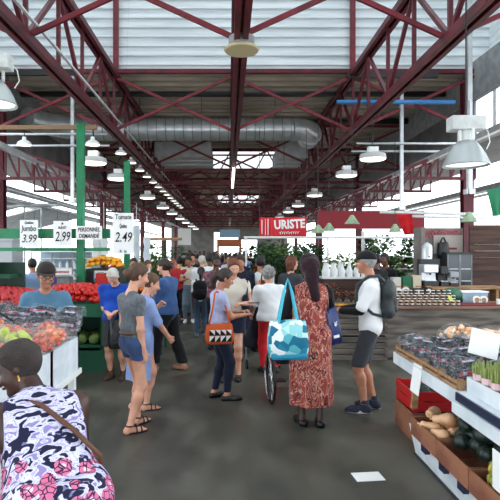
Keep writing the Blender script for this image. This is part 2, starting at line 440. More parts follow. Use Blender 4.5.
# hanging poles
def pole(x, y, z0, z1, label, r=.045):
    t = thing('hanging_pole', label, 'pole', (x, y, z0))
    MB().bx(-r, r, -r, r, 0, z1-z0).build('shaft', galv, t)
    MB().bx(-r*1.9, r*1.9, -r*1.9, r*1.9, 0, .1).build('end_bracket', galv, t)
    MB().bx(-.1, .1, -.1, .1, z1-z0-.02, z1-z0).build('top_plate', darkm, t)
pole(-4.46, 14.35, 3.15, 6.9, 'grey square pole hanging from the roof on the left beside the green post')
pole(4.98, 14.35, 2.95, 6.9, 'grey square pole hanging from the roof above the red cloth on the right')
pole(4.97, 10.3, 2.95, 7.0, 'grey square pole at the upper right beside the big bell lamp')
b = MB(); b.bar((CL, 14.3, 6.86), (-4.4, 14.3, 6.86), .1, .14); b.solo('ceiling_bar', darkm, 'dark level bar at the left under the edge of the white roof', 'bar')
b = MB(); b.bar((3.4, 14.3, 6.8), (6.0, 14.3, 6.8), .1, .16); b.solo('ceiling_bar', darkm, 'dark level bar at the right under the edge of the white roof', 'bar')
# blue pipe and dark conduits
b = MB(); b.cyl((3.05, 14.0, 5.94), (6.35, 14.0, 5.94), .06, n=10); 
b.solo('water_pipe', mat('blue pipe insulation', (58, 128, 190), rough=.5), 'bright blue pipe crossing under the roof on the right', 'pipe', smooth=True)
for yy, zz, rr, l in ((16.2, 6.98-.13, .09, 'dark round conduit crossing the brown roof above the silver duct'), (19.6, 6.85, .12, 'thick dark conduit crossing the roof behind the thin one')):
    b = MB(); b.cyl((CL+.1, yy, zz), (CR-.1, yy, zz), rr, n=10); b.solo('conduit', darkm, l, 'pipe', smooth=True)
for yy, zz, l in ((13.6, 4.95, 'upper thin grey conduit crossing above the left dome lamps'), (13.9, 4.7, 'lower thin grey conduit crossing behind the left dome lamps')):
    b = MB(); b.cyl((-6.6, yy, zz), (-3.3, yy, zz), .035, n=8); b.solo('conduit', galv, l, 'pipe', smooth=True)
for yy, zz, l in ((14.0, 4.78, 'upper thin grey conduit on the right behind the grey pole'), (14.6, 4.68, 'lower thin grey conduit on the right behind the grey pole')):
    b = MB(); b.cyl((3.6, yy, zz), (6.9, yy, zz), .035, n=8); b.solo('conduit', galv, l, 'pipe', smooth=True)
b = MB(); b.bar((-6.7, 12.2, 4.79), (-3.2, 12.2, 4.79), .08, .1); b.solo('lamp_rail', mat('tan wood rail', (140, 110, 80), rough=.7), 'tan rail that the two left dome lamps hang from', 'rail')

# ---------------------------------------------------------------- spiral duct
def duct():
    t = thing('spiral_duct', 'fat silver spiral air duct crossing under the roof with bent ends', 'duct', (CX, 17, 5.9))
    r = .37
    def seg(name, pts, rings=True):
        b = MB(); b.tube(pts, r, 24); b.build(name, galv, t, world=True, smooth='auto')
    seg('straight_pipe', [(-4.6, 17, 5.9), (2.2, 17, 5.9)])
    b = MB()
    for x in np.arange(-4.5, 2.2, .3):
        b.tube([(x, 17, 5.9), (x+.03, 17, 5.9)], r+.02, 24)
    b.build('seam_rings', greym, t, world=True, smooth='auto')
    pts = []
    for k in range(9):
        a = R(10*k); pts.append((2.2+.7*math.sin(a), 17+.7*(1-math.cos(a)), 5.9))
    pts.append((2.95, 18.5, 5.9)); seg('right_elbow', pts)
    b = MB(); b.tube([(2.9, 17.65, 5.9), (2.9, 17.72, 5.9)], r+.04, 24); b.build('elbow_collar', galv, t, world=True, smooth='auto')
    pts = []
    for k in range(9):
        a = R(8*k); pts.append((-4.6-2.0*math.sin(a), 17-2.0*(1-math.cos(a)), 5.9+.05*k*.2))
    seg('left_elbow', pts)
    for x in (-3.0, -.9, 1.6):
        b = MB(); b.bar((x, 17, 6.2), (x, 17, 6.95), .02, .02); b.build('hanger_rod', darkm, t, world=True)
duct()
def box_duct(x0, x1, y0, y1, z0, z1, label):
    t = thing('air_duct', label, 'duct', ((x0+x1)/2, (y0+y1)/2, z0))
    b = MB(); b.bx(x0, x1, y0, y1, z0, z1); b.build('casing', mat('sheet metal', (190, 192, 190), (168, 170, 170), rough=.45, metal=.4, scale=1.5), t, world=True)
    for k in range(4):
        y = y0+(y1-y0)*k/3; b = MB(); b.bx(x0-.04, x1+.04, y-.03, y+.03, z0-.04, z1+.04); b.build('joint_flange', galv, t, world=True)
    b = MB()
    for (px_, k) in ((x0+.2, 0), (x1-.2, 0), (x0+.2, 1), (x1-.2, 1)):
        yy = y0+.4 if k == 0 else y1-.4
        b.bx(px_-.02, px_+.02, yy-.02, yy+.02, z1, 6.98)
    b.build('hangers', darkm, t, world=True)
box_duct(-3.05, -.75, 21.0, 24.2, 5.75, 6.3, 'wide sheet metal duct left of the middle roof light')
box_duct(2.2, 3.3, 21.0, 24.2, 5.7, 6.4, 'sheet metal duct right of the middle roof light behind the elbow')
b = MB(); b.bar((CX+.07, 20, 5.05), (CX+.07, 26, 5.05), .1, .1); b.solo('tube_light', lampglow, 'narrow lit tube lamp under the middle truss before the roof light', 'lamp')

# ---------------------------------------------------------------- lamps
# cream disc under the middle truss
t = thing('ceiling_disc', 'cream round disc with grey drum under the middle truss', 'air diffuser', (.22, 8.1, 5.02))
MB().lathe([(0, 0), (.27, .0), (.285, .02), (.27, .045), (0, .05)], n=36).build('disc', mat('cream disc', (206, 192, 150), rough=.6), t, smooth='auto')
MB().lathe([(.21, .05), (.21, .22), (0, .22)], n=30).build('drum', greym, t, smooth='auto')

def bell(x, y, z, label, r=.31, ztop=7.0):
    t = thing('bell_lamp', label, 'lamp', (x, y, z))
    shade = mat('spun aluminium shade', (176, 182, 182), rough=.38, metal=.55)
    MB().lathe([(r, 0), (r*1.02, .015), (r*.97, .05), (r*.82, .16), (r*.6, .27), (r*.42, .34), (r*.3, .36), (.06, .37)], n=36).build('lamp_shade', shade, t, smooth='auto')
    MB().lathe([(0, .03), (r*.9, .03)], n=30).build('glass_lens', mat('lens glow', (235, 238, 235), emit=1.1), t)
    b = MB()
    for a in range(4):
        c, s_ = math.cos(a*PI/2+.4), math.sin(a*PI/2+.4); b.box((c*.12, s_*.12, .43), (.035, .035, .16))
    b.cyl((0, 0, .36), (0, 0, .52), .07, n=12); b.build('socket_frame', white_m, t)
    MB().bx(-.24, .24, -.11, .11, .5, .7).build('ballast_box', mat('white ballast', (214, 218, 216), (196, 198, 196), rough=.5), t, bevel=.015)
    MB().tube([(.22, 0, .6), (.32, .02, .5), (.35, .02, .35), (.29, .0, .24)], .008, 6).build('cable', white_m, t)
    MB().cyl((0, 0, .7), (0, 0, ztop-z), .012, n=6).build('suspension_rod', darkm, t)
bell(3.38, 7.1, 2.99, 'large silver bell lamp with white box, hanging at the upper right')
bell(-3.3, 7.05, 3.84, 'large silver bell lamp cut off by the left edge of the photo')
def dome_proto():
    t = thing('dome_lamp', '', 'lamp', (0, 0, 0))
    MB().lathe([(.17, 0), (.18, .015), (.15, .07), (.09, .11), (.05, .13), (.045, .2), (0, .2)], n=20).build('lamp_shade', white_m, t, smooth='auto')
    MB().lathe([(0, -.01), (.12, .0), (.165, .012)], n=20).build('bulb', lampglow, t)
    MB().cyl((0, 0, .2), (0, 0, .41), .012, n=6).build('stem', darkm, t)
    return t
dp = dome_proto()
spots = [(-4.97, 12.2, 4.36, 'white dome lamp hanging alone at the far left above the stalls'), (-3.3, 12.2, 4.36, 'white dome lamp hanging right of the grey pole on the left')]
for i in range(13): spots.append((-3.3, 15.4+1.65*i, 4.76, 'white dome lamp in the row under the left truss, %s from the camera' % (['nearest', 'second', 'third', 'fourth', 'fifth', 'sixth', 'seventh', 'eighth', 'ninth', 'tenth', 'eleventh', 'twelfth', 'farthest'][i])))
for i, (x, y, z, l) in enumerate(spots):
    g = 'dome lamps under the left truss'
    if i == 0: dp.location = (x, y, z); dp['label'] = l; dp['group'] = g
    else: dup(dp, (x, y, z), label=l, group=g)
def pend_proto():
    t = thing('pendant_lamp', '', 'lamp')
    MB().lathe([(.32, 0), (.33, .02), (.31, .12), (.2, .16), (0, .16)], n=28).build('housing', mat('lamp housing', (188, 190, 188), rough=.45), t, smooth='auto')
    MB().lathe([(0, -.04), (.2, -.036), (.29, -.02), (.31, .005)], n=28).build('diffuser', lampglow, t, smooth='auto')
    MB().bx(-.12, .12, -.1, .1, .16, .3).build('ballast_box', white_m, t)
    MB().cyl((0, 0, .3), (0, 0, 1.2), .012, n=6).build('suspension_rod', darkm, t)
    return t
pp = pend_proto(); first = True
for side, x in (('left', -3.36), ('right', 3.62)):
    for i, y in enumerate((12.5, 15.3, 20.9, 25.8, 30, 35, 40, 46, 52)):
        l = 'lit round pendant lamp in the %s row over the stalls, %s from the camera' % (side, ordw[i])
        if first: pp.location = (x, y, 3.97); pp['label'] = l; pp['group'] = 'pendant lamps'; first = False
        else: dup(pp, (x, y, 3.97+(.1 if side == 'right' else 0)), label=l, group='pendant lamps')
# ---------------------------------------------------------------- figures: one smooth surface per body, clothes fitted over it
def surface_nets(F, org, vox):
    ins = F < 0
    nx, ny, nz = F.shape
    c = ins[:-1, :-1, :-1].astype(np.int8)
    for dx, dy, dz in ((1, 0, 0), (0, 1, 0), (0, 0, 1), (1, 1, 0), (1, 0, 1), (0, 1, 1), (1, 1, 1)):
        c = c+ins[dx:nx-1+dx, dy:ny-1+dy, dz:nz-1+dz]
    act = (c > 0) & (c < 8)
    idx = np.argwhere(act)
    if len(idx) == 0: return np.zeros((0, 3)), []
    num = np.full(act.shape, -1, np.int64); num[act] = np.arange(len(idx))
    acc = np.zeros((len(idx), 3)); cnt = np.zeros(len(idx))
    cor = [(a, b, d) for a in (0, 1) for b in (0, 1) for d in (0, 1)]
    vals = {k: F[idx[:, 0]+k[0], idx[:, 1]+k[1], idx[:, 2]+k[2]] for k in cor}
    for k in cor:
        for ax in range(3):
            if k[ax] == 0:
                q = list(k); q[ax] = 1; q = tuple(q)
                a, b = vals[k], vals[q]; m = (a < 0) != (b < 0)
                t = np.where(m, a/np.where(m, a-b, 1), 0)
                p = np.tile(np.array(k, float), (len(idx), 1)); p[:, ax] += t
                acc[m] += p[m]; cnt[m] += 1
    V = org+(idx+acc/cnt[:, None])*vox
    faces = []
    for ax in range(3):
        a = ins[:-1, :, :] if ax == 0 else ins[:, :-1, :] if ax == 1 else ins[:, :, :-1]
        b = ins[1:, :, :] if ax == 0 else ins[:, 1:, :] if ax == 1 else ins[:, :, 1:]
        for flip, m in ((False, a & ~b), (True, ~a & b)):
            e = np.argwhere(m)
            u, v = [(1, 2), (2, 0), (0, 1)][ax]
            e = e[(e[:, u] > 0) & (e[:, v] > 0) & (e[:, u] < F.shape[u]-1) & (e[:, v] < F.shape[v]-1)]
            if not len(e): continue
            def g(du, dv):
                q = e.copy(); q[:, u] += du; q[:, v] += dv; return num[q[:, 0], q[:, 1], q[:, 2]]
            A, B, Cc, D = g(-1, -1), g(0, -1), g(0, 0), g(-1, 0)
            f = np.stack([A, B, Cc, D] if not flip else [A, D, Cc, B], 1)
            faces.append(f[(f >= 0).all(1)])
    return V, np.concatenate(faces)

def cap(a, b, ra, rb=None, k=.03, n=None, s=1.0, op='+', cut=None):
    return dict(a=np.array(a, float), b=np.array(b, float), ra=ra, rb=ra if rb is None else rb, k=k, n=None if n is None else np.array(n, float), s=s, op=op, t='c', cut=cut)
def ell(c, r, Rm=None, k=.03, op='+', cut=None):
    return dict(a=np.array(c, float), b=np.array(c, float), ra=max(r), rb=max(r), r=np.array(r, float), R=np.eye(3) if Rm is None else np.array(Rm), k=k, op=op, t='e', cut=cut)

def sdf_obj(name, prims, vox, m, parent, cuts=(), wob=0, wobf=9, folds=None, label=None, smooth=1):
    lo = np.min([np.minimum(p['a'], p['b'])-max(p['ra'], p['rb'])*1.05 for p in prims if p['op'] == '+'], 0)-3*vox
    hi = np.max([np.maximum(p['a'], p['b'])+max(p['ra'], p['rb'])*1.05 for p in prims if p['op'] == '+'], 0)+3*vox
    dim = np.ceil((hi-lo)/vox).astype(int)+1
    F = np.full(dim, 1.0, np.float32)
    ax = [lo[i]+np.arange(dim[i])*vox for i in range(3)]
    for p in prims:
        mg = max(p['ra'], p['rb'])*1.05+p['k']+2.5*vox
        l = np.minimum(p['a'], p['b'])-mg; h = np.maximum(p['a'], p['b'])+mg
        i0 = np.clip(np.floor((l-lo)/vox).astype(int), 0, dim); i1 = np.clip(np.ceil((h-lo)/vox).astype(int)+1, 0, dim)
        if (i1 <= i0).any(): continue
        X, Y, Z = np.meshgrid(ax[0][i0[0]:i1[0]], ax[1][i0[1]:i1[1]], ax[2][i0[2]:i1[2]], indexing='ij')
        Q = np.stack([X, Y, Z], -1).astype(np.float32)
        if p['t'] == 'e':
            q = (Q-p['a']) @ p['R']     # world -> local (R columns are local axes)
            k0 = np.sqrt(((q/p['r'])**2).sum(-1)); k1 = np.sqrt(((q/p['r']**2)**2).sum(-1))+1e-9
            d = k0*(k0-1)/k1
        else:
            ab = p['b']-p['a']; L2 = float(ab @ ab)
            t = np.clip(((Q-p['a']) @ ab)/L2, 0, 1) if L2 > 1e-12 else np.zeros(Q.shape[:-1])
            v = Q-p['a']-t[..., None]*ab
            rr = p['ra']+(p['rb']-p['ra'])*t
            if p['n'] is not None:
                vn = v @ p['n']; d = np.sqrt(np.maximum((v*v).sum(-1)+(p['s']**2-1)*vn*vn, 0))-rr
                d = np.where(d > 0, d/p['s']**.5, d/p['s']**.5)
            else: d = np.sqrt((v*v).sum(-1))-rr
        if p['cut'] is not None:
            for (cp, cn) in p['cut']: d = np.maximum(d, (Q-np.array(cp)) @ np.array(cn))
        sl = tuple(slice(i0[i], i1[i]) for i in range(3)); f = F[sl]; k = p['k']
        if p['op'] == '+':
            hh = np.maximum(k-np.abs(f-d), 0)/k; F[sl] = np.minimum(f, d)-hh*hh*k*.25
        else:
            hh = np.maximum(k-np.abs(f+d), 0)/k; F[sl] = np.maximum(f, -d)+hh*hh*k*.25
    if len(cuts):
        X, Y, Z = np.meshgrid(*ax, indexing='ij')
        for (cp, cn) in cuts:
            F = np.maximum(F, (X-cp[0])*cn[0]+(Y-cp[1])*cn[1]+(Z-cp[2])*cn[2])
    V, Fc = surface_nets(F, lo, vox)
    if len(V) == 0: return None
    if wob:
        g = np.random.RandomState(len(V) % 97)
        off = np.zeros(len(V))
        for _ in range(5):
            w = g.normal(size=3)*wobf; off += np.sin(V @ w+g.rand()*6)
        c = V.mean(0); dr = V-c; dr /= np.linalg.norm(dr, axis=1)[:, None]+1e-6
        V = V+dr*(off*wob/2.5)[:, None]
    if folds:
        cx, cy, z0, z1, amp, nf = folds
        th = np.arctan2(V[:, 1]-cy, V[:, 0]-cx); w = np.clip((z0-V[:, 2])/(z0-z1), 0, 1)
        off = amp*w*(np.sin(th*nf+V[:, 2]*2)+.5*np.sin(th*(nf*2+1)+1.3))
        V[:, 0] += np.cos(th)*off; V[:, 1] += np.sin(th)*off
    me = bpy.data.meshes.new(name)
    me.from_pydata(V.tolist(), [], Fc.tolist() if len(Fc) else []); me.materials.append(m)
    me.polygons.foreach_set('use_smooth', [True]*len(me.polygons))
    o = bpy.data.objects.new(name, me); COL.objects.link(o); o.parent = parent
    if label: o['label'] = label
    return o

def rotx(a): c, s = math.cos(a), math.sin(a); return np.array([[1, 0, 0], [0, c, -s], [0, s, c]])
def roty(a): c, s = math.cos(a), math.sin(a); return np.array([[c, 0, s], [0, 1, 0], [-s, 0, c]])
def rotz(a): c, s = math.cos(a), math.sin(a); return np.array([[c, -s, 0], [s, c, 0], [0, 0, 1]])
def unit(v): v = np.array(v, float); return v/(np.linalg.norm(v)+1e-9)
def ik(a, t, l1, l2, pole):
    a = np.array(a, float); t = np.array(t, float); d = t-a; L = np.linalg.norm(d)
    if L > (l1+l2)*.995: t = a+d/L*(l1+l2)*.995; d = t-a; L = np.linalg.norm(d)
    L = max(L, .06); u = d/L; x = (l1*l1-l2*l2+L*L)/(2*L); h = math.sqrt(max(l1*l1-x*x, 0))
    p = np.array(pole, float); p = p-u*(p @ u); p = unit(p)
    return a+u*x+p*h, t

SK = {'fair': mat('fair skin', (214, 160, 134), (200, 142, 118), rough=.5, scale=8),
      'tan': mat('tanned skin', (186, 130, 102), (170, 112, 86), rough=.5, scale=8),
      'brown': mat('brown skin', (104, 66, 50), (84, 52, 40), rough=.45, scale=8),
      'dark': mat('dark brown skin', (66, 42, 34), (52, 34, 28), rough=.45, scale=8)}
eye_w = mat('eye white', (228, 224, 218), rough=.2); eye_d = mat('eye iris', (40, 28, 22), rough=.2)
lip_m = {'fair': mat('fair lips', (176, 96, 88), rough=.5), 'brown': mat('dark lips', (88, 44, 42), rough=.5)}
HM = {'darkbrown': mat('dark brown hair', (52, 36, 28), (36, 26, 22), rough=.55, bump=.5, bscale=60, stretch=(1, 1, .3)),
      'brown': mat('mid brown hair', (96, 66, 44), (66, 44, 32), rough=.55, bump=.5, bscale=60, stretch=(1, 1, .3)),
      'black': mat('black hair', (26, 22, 22), (16, 14, 14), rough=.5, bump=.5, bscale=60),
      'grey': mat('grey hair', (150, 148, 144), (116, 114, 112), rough=.7, bump=.6, bscale=50),
      'white': mat('white hair', (206, 202, 194), (176, 170, 160), rough=.7, bump=.6, bscale=50),
      'ginger': mat('auburn hair', (112, 56, 34), (80, 38, 26), rough=.55, bump=.5, bscale=50),
      'sparse': mat('cropped greying hair', (44, 37, 35), (68, 59, 56), rough=.85, bump=.6, bscale=90),
      'blond': mat('blond hair', (186, 150, 100), (150, 116, 74), rough=.55, bump=.5, bscale=60)}

def person(label, loc, H=1.7, face=0, skin='fair', build=1.0, lean=0, side=0, head=(0, 0), rh=None, lh=None, rf=(.1, 0, 0), lf=(-.1, 0, 0),
           top=None, bottom=None, hair=None, hat=None, shoes=None, vox=.012, det=2, group=None, wide=1.0, belly=0, glasses=False, grip=(.5, .5), hipdrop=0, hipback=0, skirt=None):
    """local frame: facing +y, x to the figure's right, z up. face = rotation about z in degrees (0: walks away from the camera)."""
    s = H/1.75; B = build
    t = thing('person', label, 'person', loc, R(face), group)
    hipz = (.93-hipdrop)*s
    hip = np.array([0, -hipback*s, hipz]); T = rotz(0) @ roty(R(side)) @ rotx(-R(lean))
    up = T @ np.array([0, 0, 1.]); fw = T @ np.array([0, 1., 0]); rt = T @ np.array([1., 0, 0])
    def tp(x, y, z): return hip+T @ (np.array([x, y, z])*s)
    waist = tp(0, .0, .14); chest = tp(0, .01, .34); neck0 = tp(0, -.01, .50); neck1 = tp(0, .015, .585)
    HR = T @ rotz(R(head[0])) @ rotx(R(-head[1]))       # head: yaw (+ = turns left), pitch (+ = looks down)
    if lean > 25: HR = rotx(-R(lean*.35)) @ rotz(R(head[0])) @ rotx(R(-head[1]))
    hu, hf, hr = HR @ np.array([0, 0, 1.]), HR @ np.array([0, 1., 0]), HR @ np.array([1., 0, 0])
    hs = s*.5+.5
    hc = neck1+hu*.115*hs+hf*.022*hs
    def hp(x, y, z): return hc+(hr*x+hf*y+hu*z)*hs
    shw = .175*wide
    shR, shL = tp(shw, -.01, .445), tp(-shw, -.01, .445)
    # arms
    l1, l2 = .285*s, .25*s
    if rh is None: rh = (.23, .06, -.20+.93)
    if lh is None: lh = (-.23, .06, -.20+.93)
    eR, wR = ik(shR, np.array(rh)*s, l1, l2, rt*.5-fw*.8-up*.5)
    eL, wL = ik(shL, np.array(lh)*s, l1, l2, -rt*.5-fw*.8-up*.5)
    # legs
    hR, hL = hip+np.array([.088*s, 0, -.02*s]), hip+np.array([-.088*s, 0, -.02*s])
    fR, fL = np.array([rf[0]*s, rf[1]*s, .085*s+rf[2]]), np.array([lf[0]*s, lf[1]*s, .085*s+lf[2]])
    kR, aR = ik(hR, fR, .43*s, .42*s, (0.08, 1, 0)); kL, aL = ik(hL, fL, .43*s, .42*s, (-.08, 1, 0))
    n = fw
    # trunk prims, inflated by g for clothes
    def trunk(g=0, k=.05, lo=True, hi=True):
        w = wide
        pr = []
        if lo: pr += [cap(hip+rt*.075*s*B*w, hip-rt*.075*s*B*w, (.105*B+g)*s, k=k, n=n, s=1.08), cap(hip+np.array([0, 0, .0]), waist, (.12*B+g)*s, (.115*B+g)*s, k=k, n=n, s=1.12)]
        if hi: pr += [cap(waist+rt*.045*s*w, waist-rt*.045*s*w, (.098*B+g)*s, k=k, n=n, s=1.12),
                      cap(chest+rt*.085*s*w, chest-rt*.085*s*w, (.098*B+g)*s, k=k, n=n, s=1.1),
                      cap(waist, chest, (.115*B+g)*s, (.12*B+g)*s, k=k, n=n, s=1.2),
                      cap(tp(shw*.66, -.012, .418), tp(-shw*.66, -.012, .418), (.066+g)*s, k=k, n=n, s=1.05),
                      cap(tp(shw*.7, -.012, .442), tp(.03, -.012, .50), (.042+g)*s, (.045+g)*s, k=.04), cap(tp(-shw*.7, -.012, .442), tp(-.03, -.012, .50), (.042+g)*s, (.045+g)*s, k=.04)]
        if belly: pr.append(ell(tp(0, .05+belly, .12), np.array([.13*w, .11+belly, .14])*s*B+g, HRT, k=.06))
        return pr
    HRT = T
    def arm(S_, E, Wp, g=0, f0=0, f1=1, k=.03):
        """f in 0..2: 0 shoulder, 1 elbow, 2 wrist"""
        pr = []
        ru, re, rw = .05*B, .039*B, .027*B
        if f0 < 1:
            e = min(f1, 1); pr.append(cap(S_+(E-S_)*f0, S_+(E-S_)*e, (ru+(re-ru)*f0+g)*s, (ru+(re-ru)*e+g)*s, k=k))
        if f1 > 1:
            e = f1-1; b0 = max(f0-1, 0); pr.append(cap(E+(Wp-E)*b0, E+(Wp-E)*e, (re*1.02+(rw-re)*b0+g)*s, (re+(rw-re)*e+g)*s, k=k))
        return pr
    def leg(Hh, K, A, g=0, f1=2, k=.04, wst=1):
        r0, r1, r2 = .085*B, .055*(B*.5+.5), .034
        pr = []; e = min(f1, 1); pr.append(cap(Hh, Hh+(K-Hh)*e, (r0+g)*s, (r0+(r1-r0)*e+g)*s, k=k))
        if f1 > 1:
            e = f1-1; mid = K+(A-K)*.3+np.array([0, -.012*s, 0])
            pr.append(cap(K, K+(A-K)*min(e, .35), (r1+g)*s, (r1*.98+g)*s, k=k))
            if e > .35: pr.append(cap(mid, K+(A-K)*e, (r1*.97+g)*s, (r1+(r2-r1)*e+g*wst)*s, k=k))
        return pr
    body = trunk()+arm(shR, eR, wR, f1=2)+arm(shL, eL, wL, f1=2)+leg(hR, kR, aR)+leg(hL, kL, aL)
    body += [cap(shR, shR, .049*s*B, k=.04), cap(shL, shL, .049*s*B, k=.04), cap(neck0, neck1+hu*.03*s, .058*s*(B*.5+.5), .05*s, k=.035)]
    # head and face
    body += [ell(hp(0, -.012, .028), (.076*hs, .094*hs, .092*hs), HR, k=.02), ell(hp(0, .022, -.028), (.06*hs, .068*hs, .085*hs), HR, k=.03)]
    if det >= 1:
        body += [ell(hp(0, .072, -.092), (.026*hs, .022*hs, .02*hs), HR, k=.025),
                 cap(hp(0, .088, .008), hp(0, .112, -.026), .008*hs, .013*hs, k=.014), ell(hp(0, .106, -.034), (.018*hs, .014*hs, .011*hs), HR, k=.008),
                 cap(hp(-.03, .082, .022), hp(.03, .082, .022), .009*hs, k=.018)]
        for sx in (-1, 1):
            body += [ell(hp(sx*.031, .094, .0), (.015*hs, .014*hs, .011*hs), HR, k=.01, op='-'),
                     ell(hp(sx*.078, -.006, -.005), (.010*hs, .02*hs, .032*hs), HR @ rotz(sx*.35), k=.006),
                     ell(hp(sx*.04, .066, -.03), (.022*hs, .02*hs, .02*hs), HR, k=.025)]
    # hands
    for (E, Wp, sg, gr) in ((eR, wR, 1, grip[0]), (eL, wL, -1, grip[1])):
        d = unit(Wp-E)
        inner = unit(-rt*sg+fw*.15); nrm = unit(inner-d*(inner @ d)); th = np.cross(nrm, d)*sg
        # th points forward-ish: make it so
        if th @ fw < 0 and abs(d @ up) > .5: th = -th
        if abs(d @ up) <= .5:
            nrm = unit(-up-d*(-up @ d)) if True else nrm; th = unit(-rt*sg-d*(-rt*sg @ d))
        if det >= 2:
            pc = Wp+d*.045*s
            body.append(cap(Wp+d*.01*s, Wp+d*.078*s, .03*s, .036*s, k=.018, n=nrm, s=2.1))
            for q, (o_, Lf) in enumerate(((.03, .066), (.010, .074), (-.010, .070), (-.029, .055))):
                b0 = Wp+d*.080*s+th*o_*s; c1 = unit(d*(1-gr*.4)+nrm*gr*.8); c2 = unit(d*(.6-gr)+nrm*(.25+gr*1.3))
                b1 = b0+c1*Lf*.5*s; b2 = b1+c2*Lf*.5*s
                body += [cap(b0, b1, .0095*s, .0088*s, k=.006), cap(b1, b2, .0088*s, .0075*s, k=.004)]
            t0 = Wp+d*.028*s+th*.026*s; t1 = t0+unit(d*.7+th*.7+nrm*.3)*.036*s; t2 = t1+unit(d+nrm*.5+th*.1)*.03*s
            body += [cap(t0, t1, .0125*s, .0105*s, k=.01), cap(t1, t2, .0105*s, .0085*s, k=.004)]
        else:
            body.append(cap(Wp+d*.01*s, Wp+d*.085*s, .034*s, .036*s, k=.018, n=nrm, s=1.7))
            for o_ in (.026, .0, -.026):
                b0 = Wp+d*.085*s+th*o_*s; body.append(cap(b0, b0+unit(d*(1-gr*.4)+nrm*gr)*.06*s, .0115*s, .01*s, k=.008))
            t0 = Wp+d*.028*s+th*.028*s; body.append(cap(t0, t0+unit(d*.7+th*.7+nrm*.3)*.05*s, .013*s, .01*s, k=.01))
    # feet
    for A, K, sg in ((aR, kR, 1), (aL, kL, -1)):
        z = A[2]-.085*s
        toe = unit(np.array([sg*.16, 1, 0])); heel = np.array([A[0], A[1], z])-toe*.035*s
        body += [cap(heel+np.array([0, 0, .038*s]), np.array([A[0], A[1], A[2]]), .033*s, .034*s, k=.02),
                 cap(heel+np.array([0, 0, .03*s]), np.array([A[0], A[1], z+.028*s])+toe*.125*s, .03*s, .026*s, k=.03), cap(np.array([A[0], A[1], z+.018*s])+toe*.09*s, np.array([A[0], A[1], z+.016*s])+toe*.17*s, .034*s, .022*s, k=.02, n=(0, 0, 1), s=1.6)]
        if shoes:
            st = shoes.get('type', 'shoe')
            if st in ('shoe', 'boot', 'flat'):
                g = .009*s
                hgt = {'shoe': .05, 'boot': .11, 'flat': .02}[st]
                pr = [cap(heel+np.array([0, 0, .038*s]), np.array([A[0], A[1], z+.04*s]), .033*s+g, .034*s+g, k=.02), cap(heel+np.array([0, 0, .034*s]), np.array([A[0], A[1], z+.034*s])+toe*.13*s, .033*s+g, .03*s+g, k=.03),
                      cap(np.array([A[0], A[1], z+.024*s])+toe*.1*s, np.array([A[0], A[1], z+.024*s])+toe*.18*s, .038*s+g, .028*s+g*.6, k=.03, n=(0, 0, 1), s=1.35)]
                if st != 'flat': pr.append(cap(np.array([A[0], A[1], z+.04*s]), np.array([A[0], A[1], z+hgt+.04*s]), .036*s+g, k=.02))
                cuts = [(np.array([0, 0, z+hgt+.045*s]), np.array([0, 0, 1.])), (np.array([0, 0, z+.002]), np.array([0, 0, -1.]))]
                so = sdf_obj('shoe', pr, vox*.9, shoes['mat'], t, cuts=cuts)
                if det >= 2 and shoes.get('sole'):
                    b = MB(); pts = []
                    for q in range(20):
                        an = 2*PI*q/20; lx, ly = math.cos(an)*.043*s, math.sin(an)*.135*s
                        c = np.array([A[0], A[1], 0])+toe*.055*s; pr_ = c+toe*ly+np.array([toe[1], -toe[0], 0])*lx
                        pts.append((pr_[0], pr_[1]))
                    b.prism(pts, 'z', z+.0, z+.028*s); b.build('sole', shoes['sole'], so)
            elif st == 'sandal':
                b = MB(); c = np.array([A[0], A[1], 0])+toe*.065*s; sd = np.array([toe[1], -toe[0], 0]); pts = []
                for q in range(20):
                    an = 2*PI*q/20; pr_ = c+toe*math.sin(an)*.135*s+sd*math.cos(an)*.043*s*(1+.12*math.sin(an)); pts.append((pr_[0], pr_[1]))
                b.prism(pts, 'z', z-.004, z+.014*s); so = b.build('sandal_sole', shoes['mat'], t)
                b = MB()
                for (yy, hh) in ((.115, .05), (.06, .075)):
                    arc = [np.array([A[0], A[1], z+.01])+toe*yy*s+sd*math.cos(q*PI/8)*.044*s+np.array([0, 0, 1])*math.sin(q*PI/8)*hh*s for q in range(9)]
                    b.tube(arc, .008*s, 6)
                arc = [np.array([A[0], A[1], z+.085*s])+toe*math.cos(q*2*PI/12)*.043*s+sd*math.sin(q*2*PI/12)*.041*s for q in range(12)]
                b.tube(arc, .008*s, 6, closed=True)
                b.build('sandal_strap', shoes['mat'], so)
    sdf_obj('body', body, vox if det < 2 else min(vox, .0085), SK[skin], t)
    # eyes and lips
    if det >= 2:
        for sx in (-1, 1):
            e = MB(); e.sph(hp(sx*.031, .076, .0), .0115*hs, 12, 8); eo = e.build('eye', eye_w, t, smooth=True)
            e = MB(); e.sph(hp(sx*.031, .0835, .0), .0055*hs, 10, 6); e.build('iris', eye_d, eo, smooth=True)
            MB().tube([hp(sx*.017, .094, .021), hp(sx*.031, .096, .026), hp(sx*.048, .086, .02)], .0035*hs, 6).build('eyebrow', HM['grey' if skin == 'fair' and hair and hair.get('m') in ('grey', 'white') else 'darkbrown'], t)
        MB().tube([hp(-.022, .086, -.058), hp(-.01, .0955, -.055), hp(.01, .0955, -.055), hp(.022, .086, -.058)], [.003, .0062, .0062, .003], 8).build('lips', lip_m['fair' if skin in ('fair', 'tan') else 'brown'], t, smooth=True)
    if glasses:
        b = MB()
        for sx in (-1, 1):
            b.tube([hp(sx*.032+.022*math.cos(q*PI/6), .106, .0+.016*math.sin(q*PI/6)) for q in range(12)], .0028, 6, closed=True)
            b.tube([hp(sx*.054, .104, .005), hp(sx*.078, .05, .006), hp(sx*.082, -.005, .004)], .0028, 6)
        b.tube([hp(-.01, .106, .004), hp(.01, .106, .004)], .0028, 6); b.build('glasses', black_m, t)
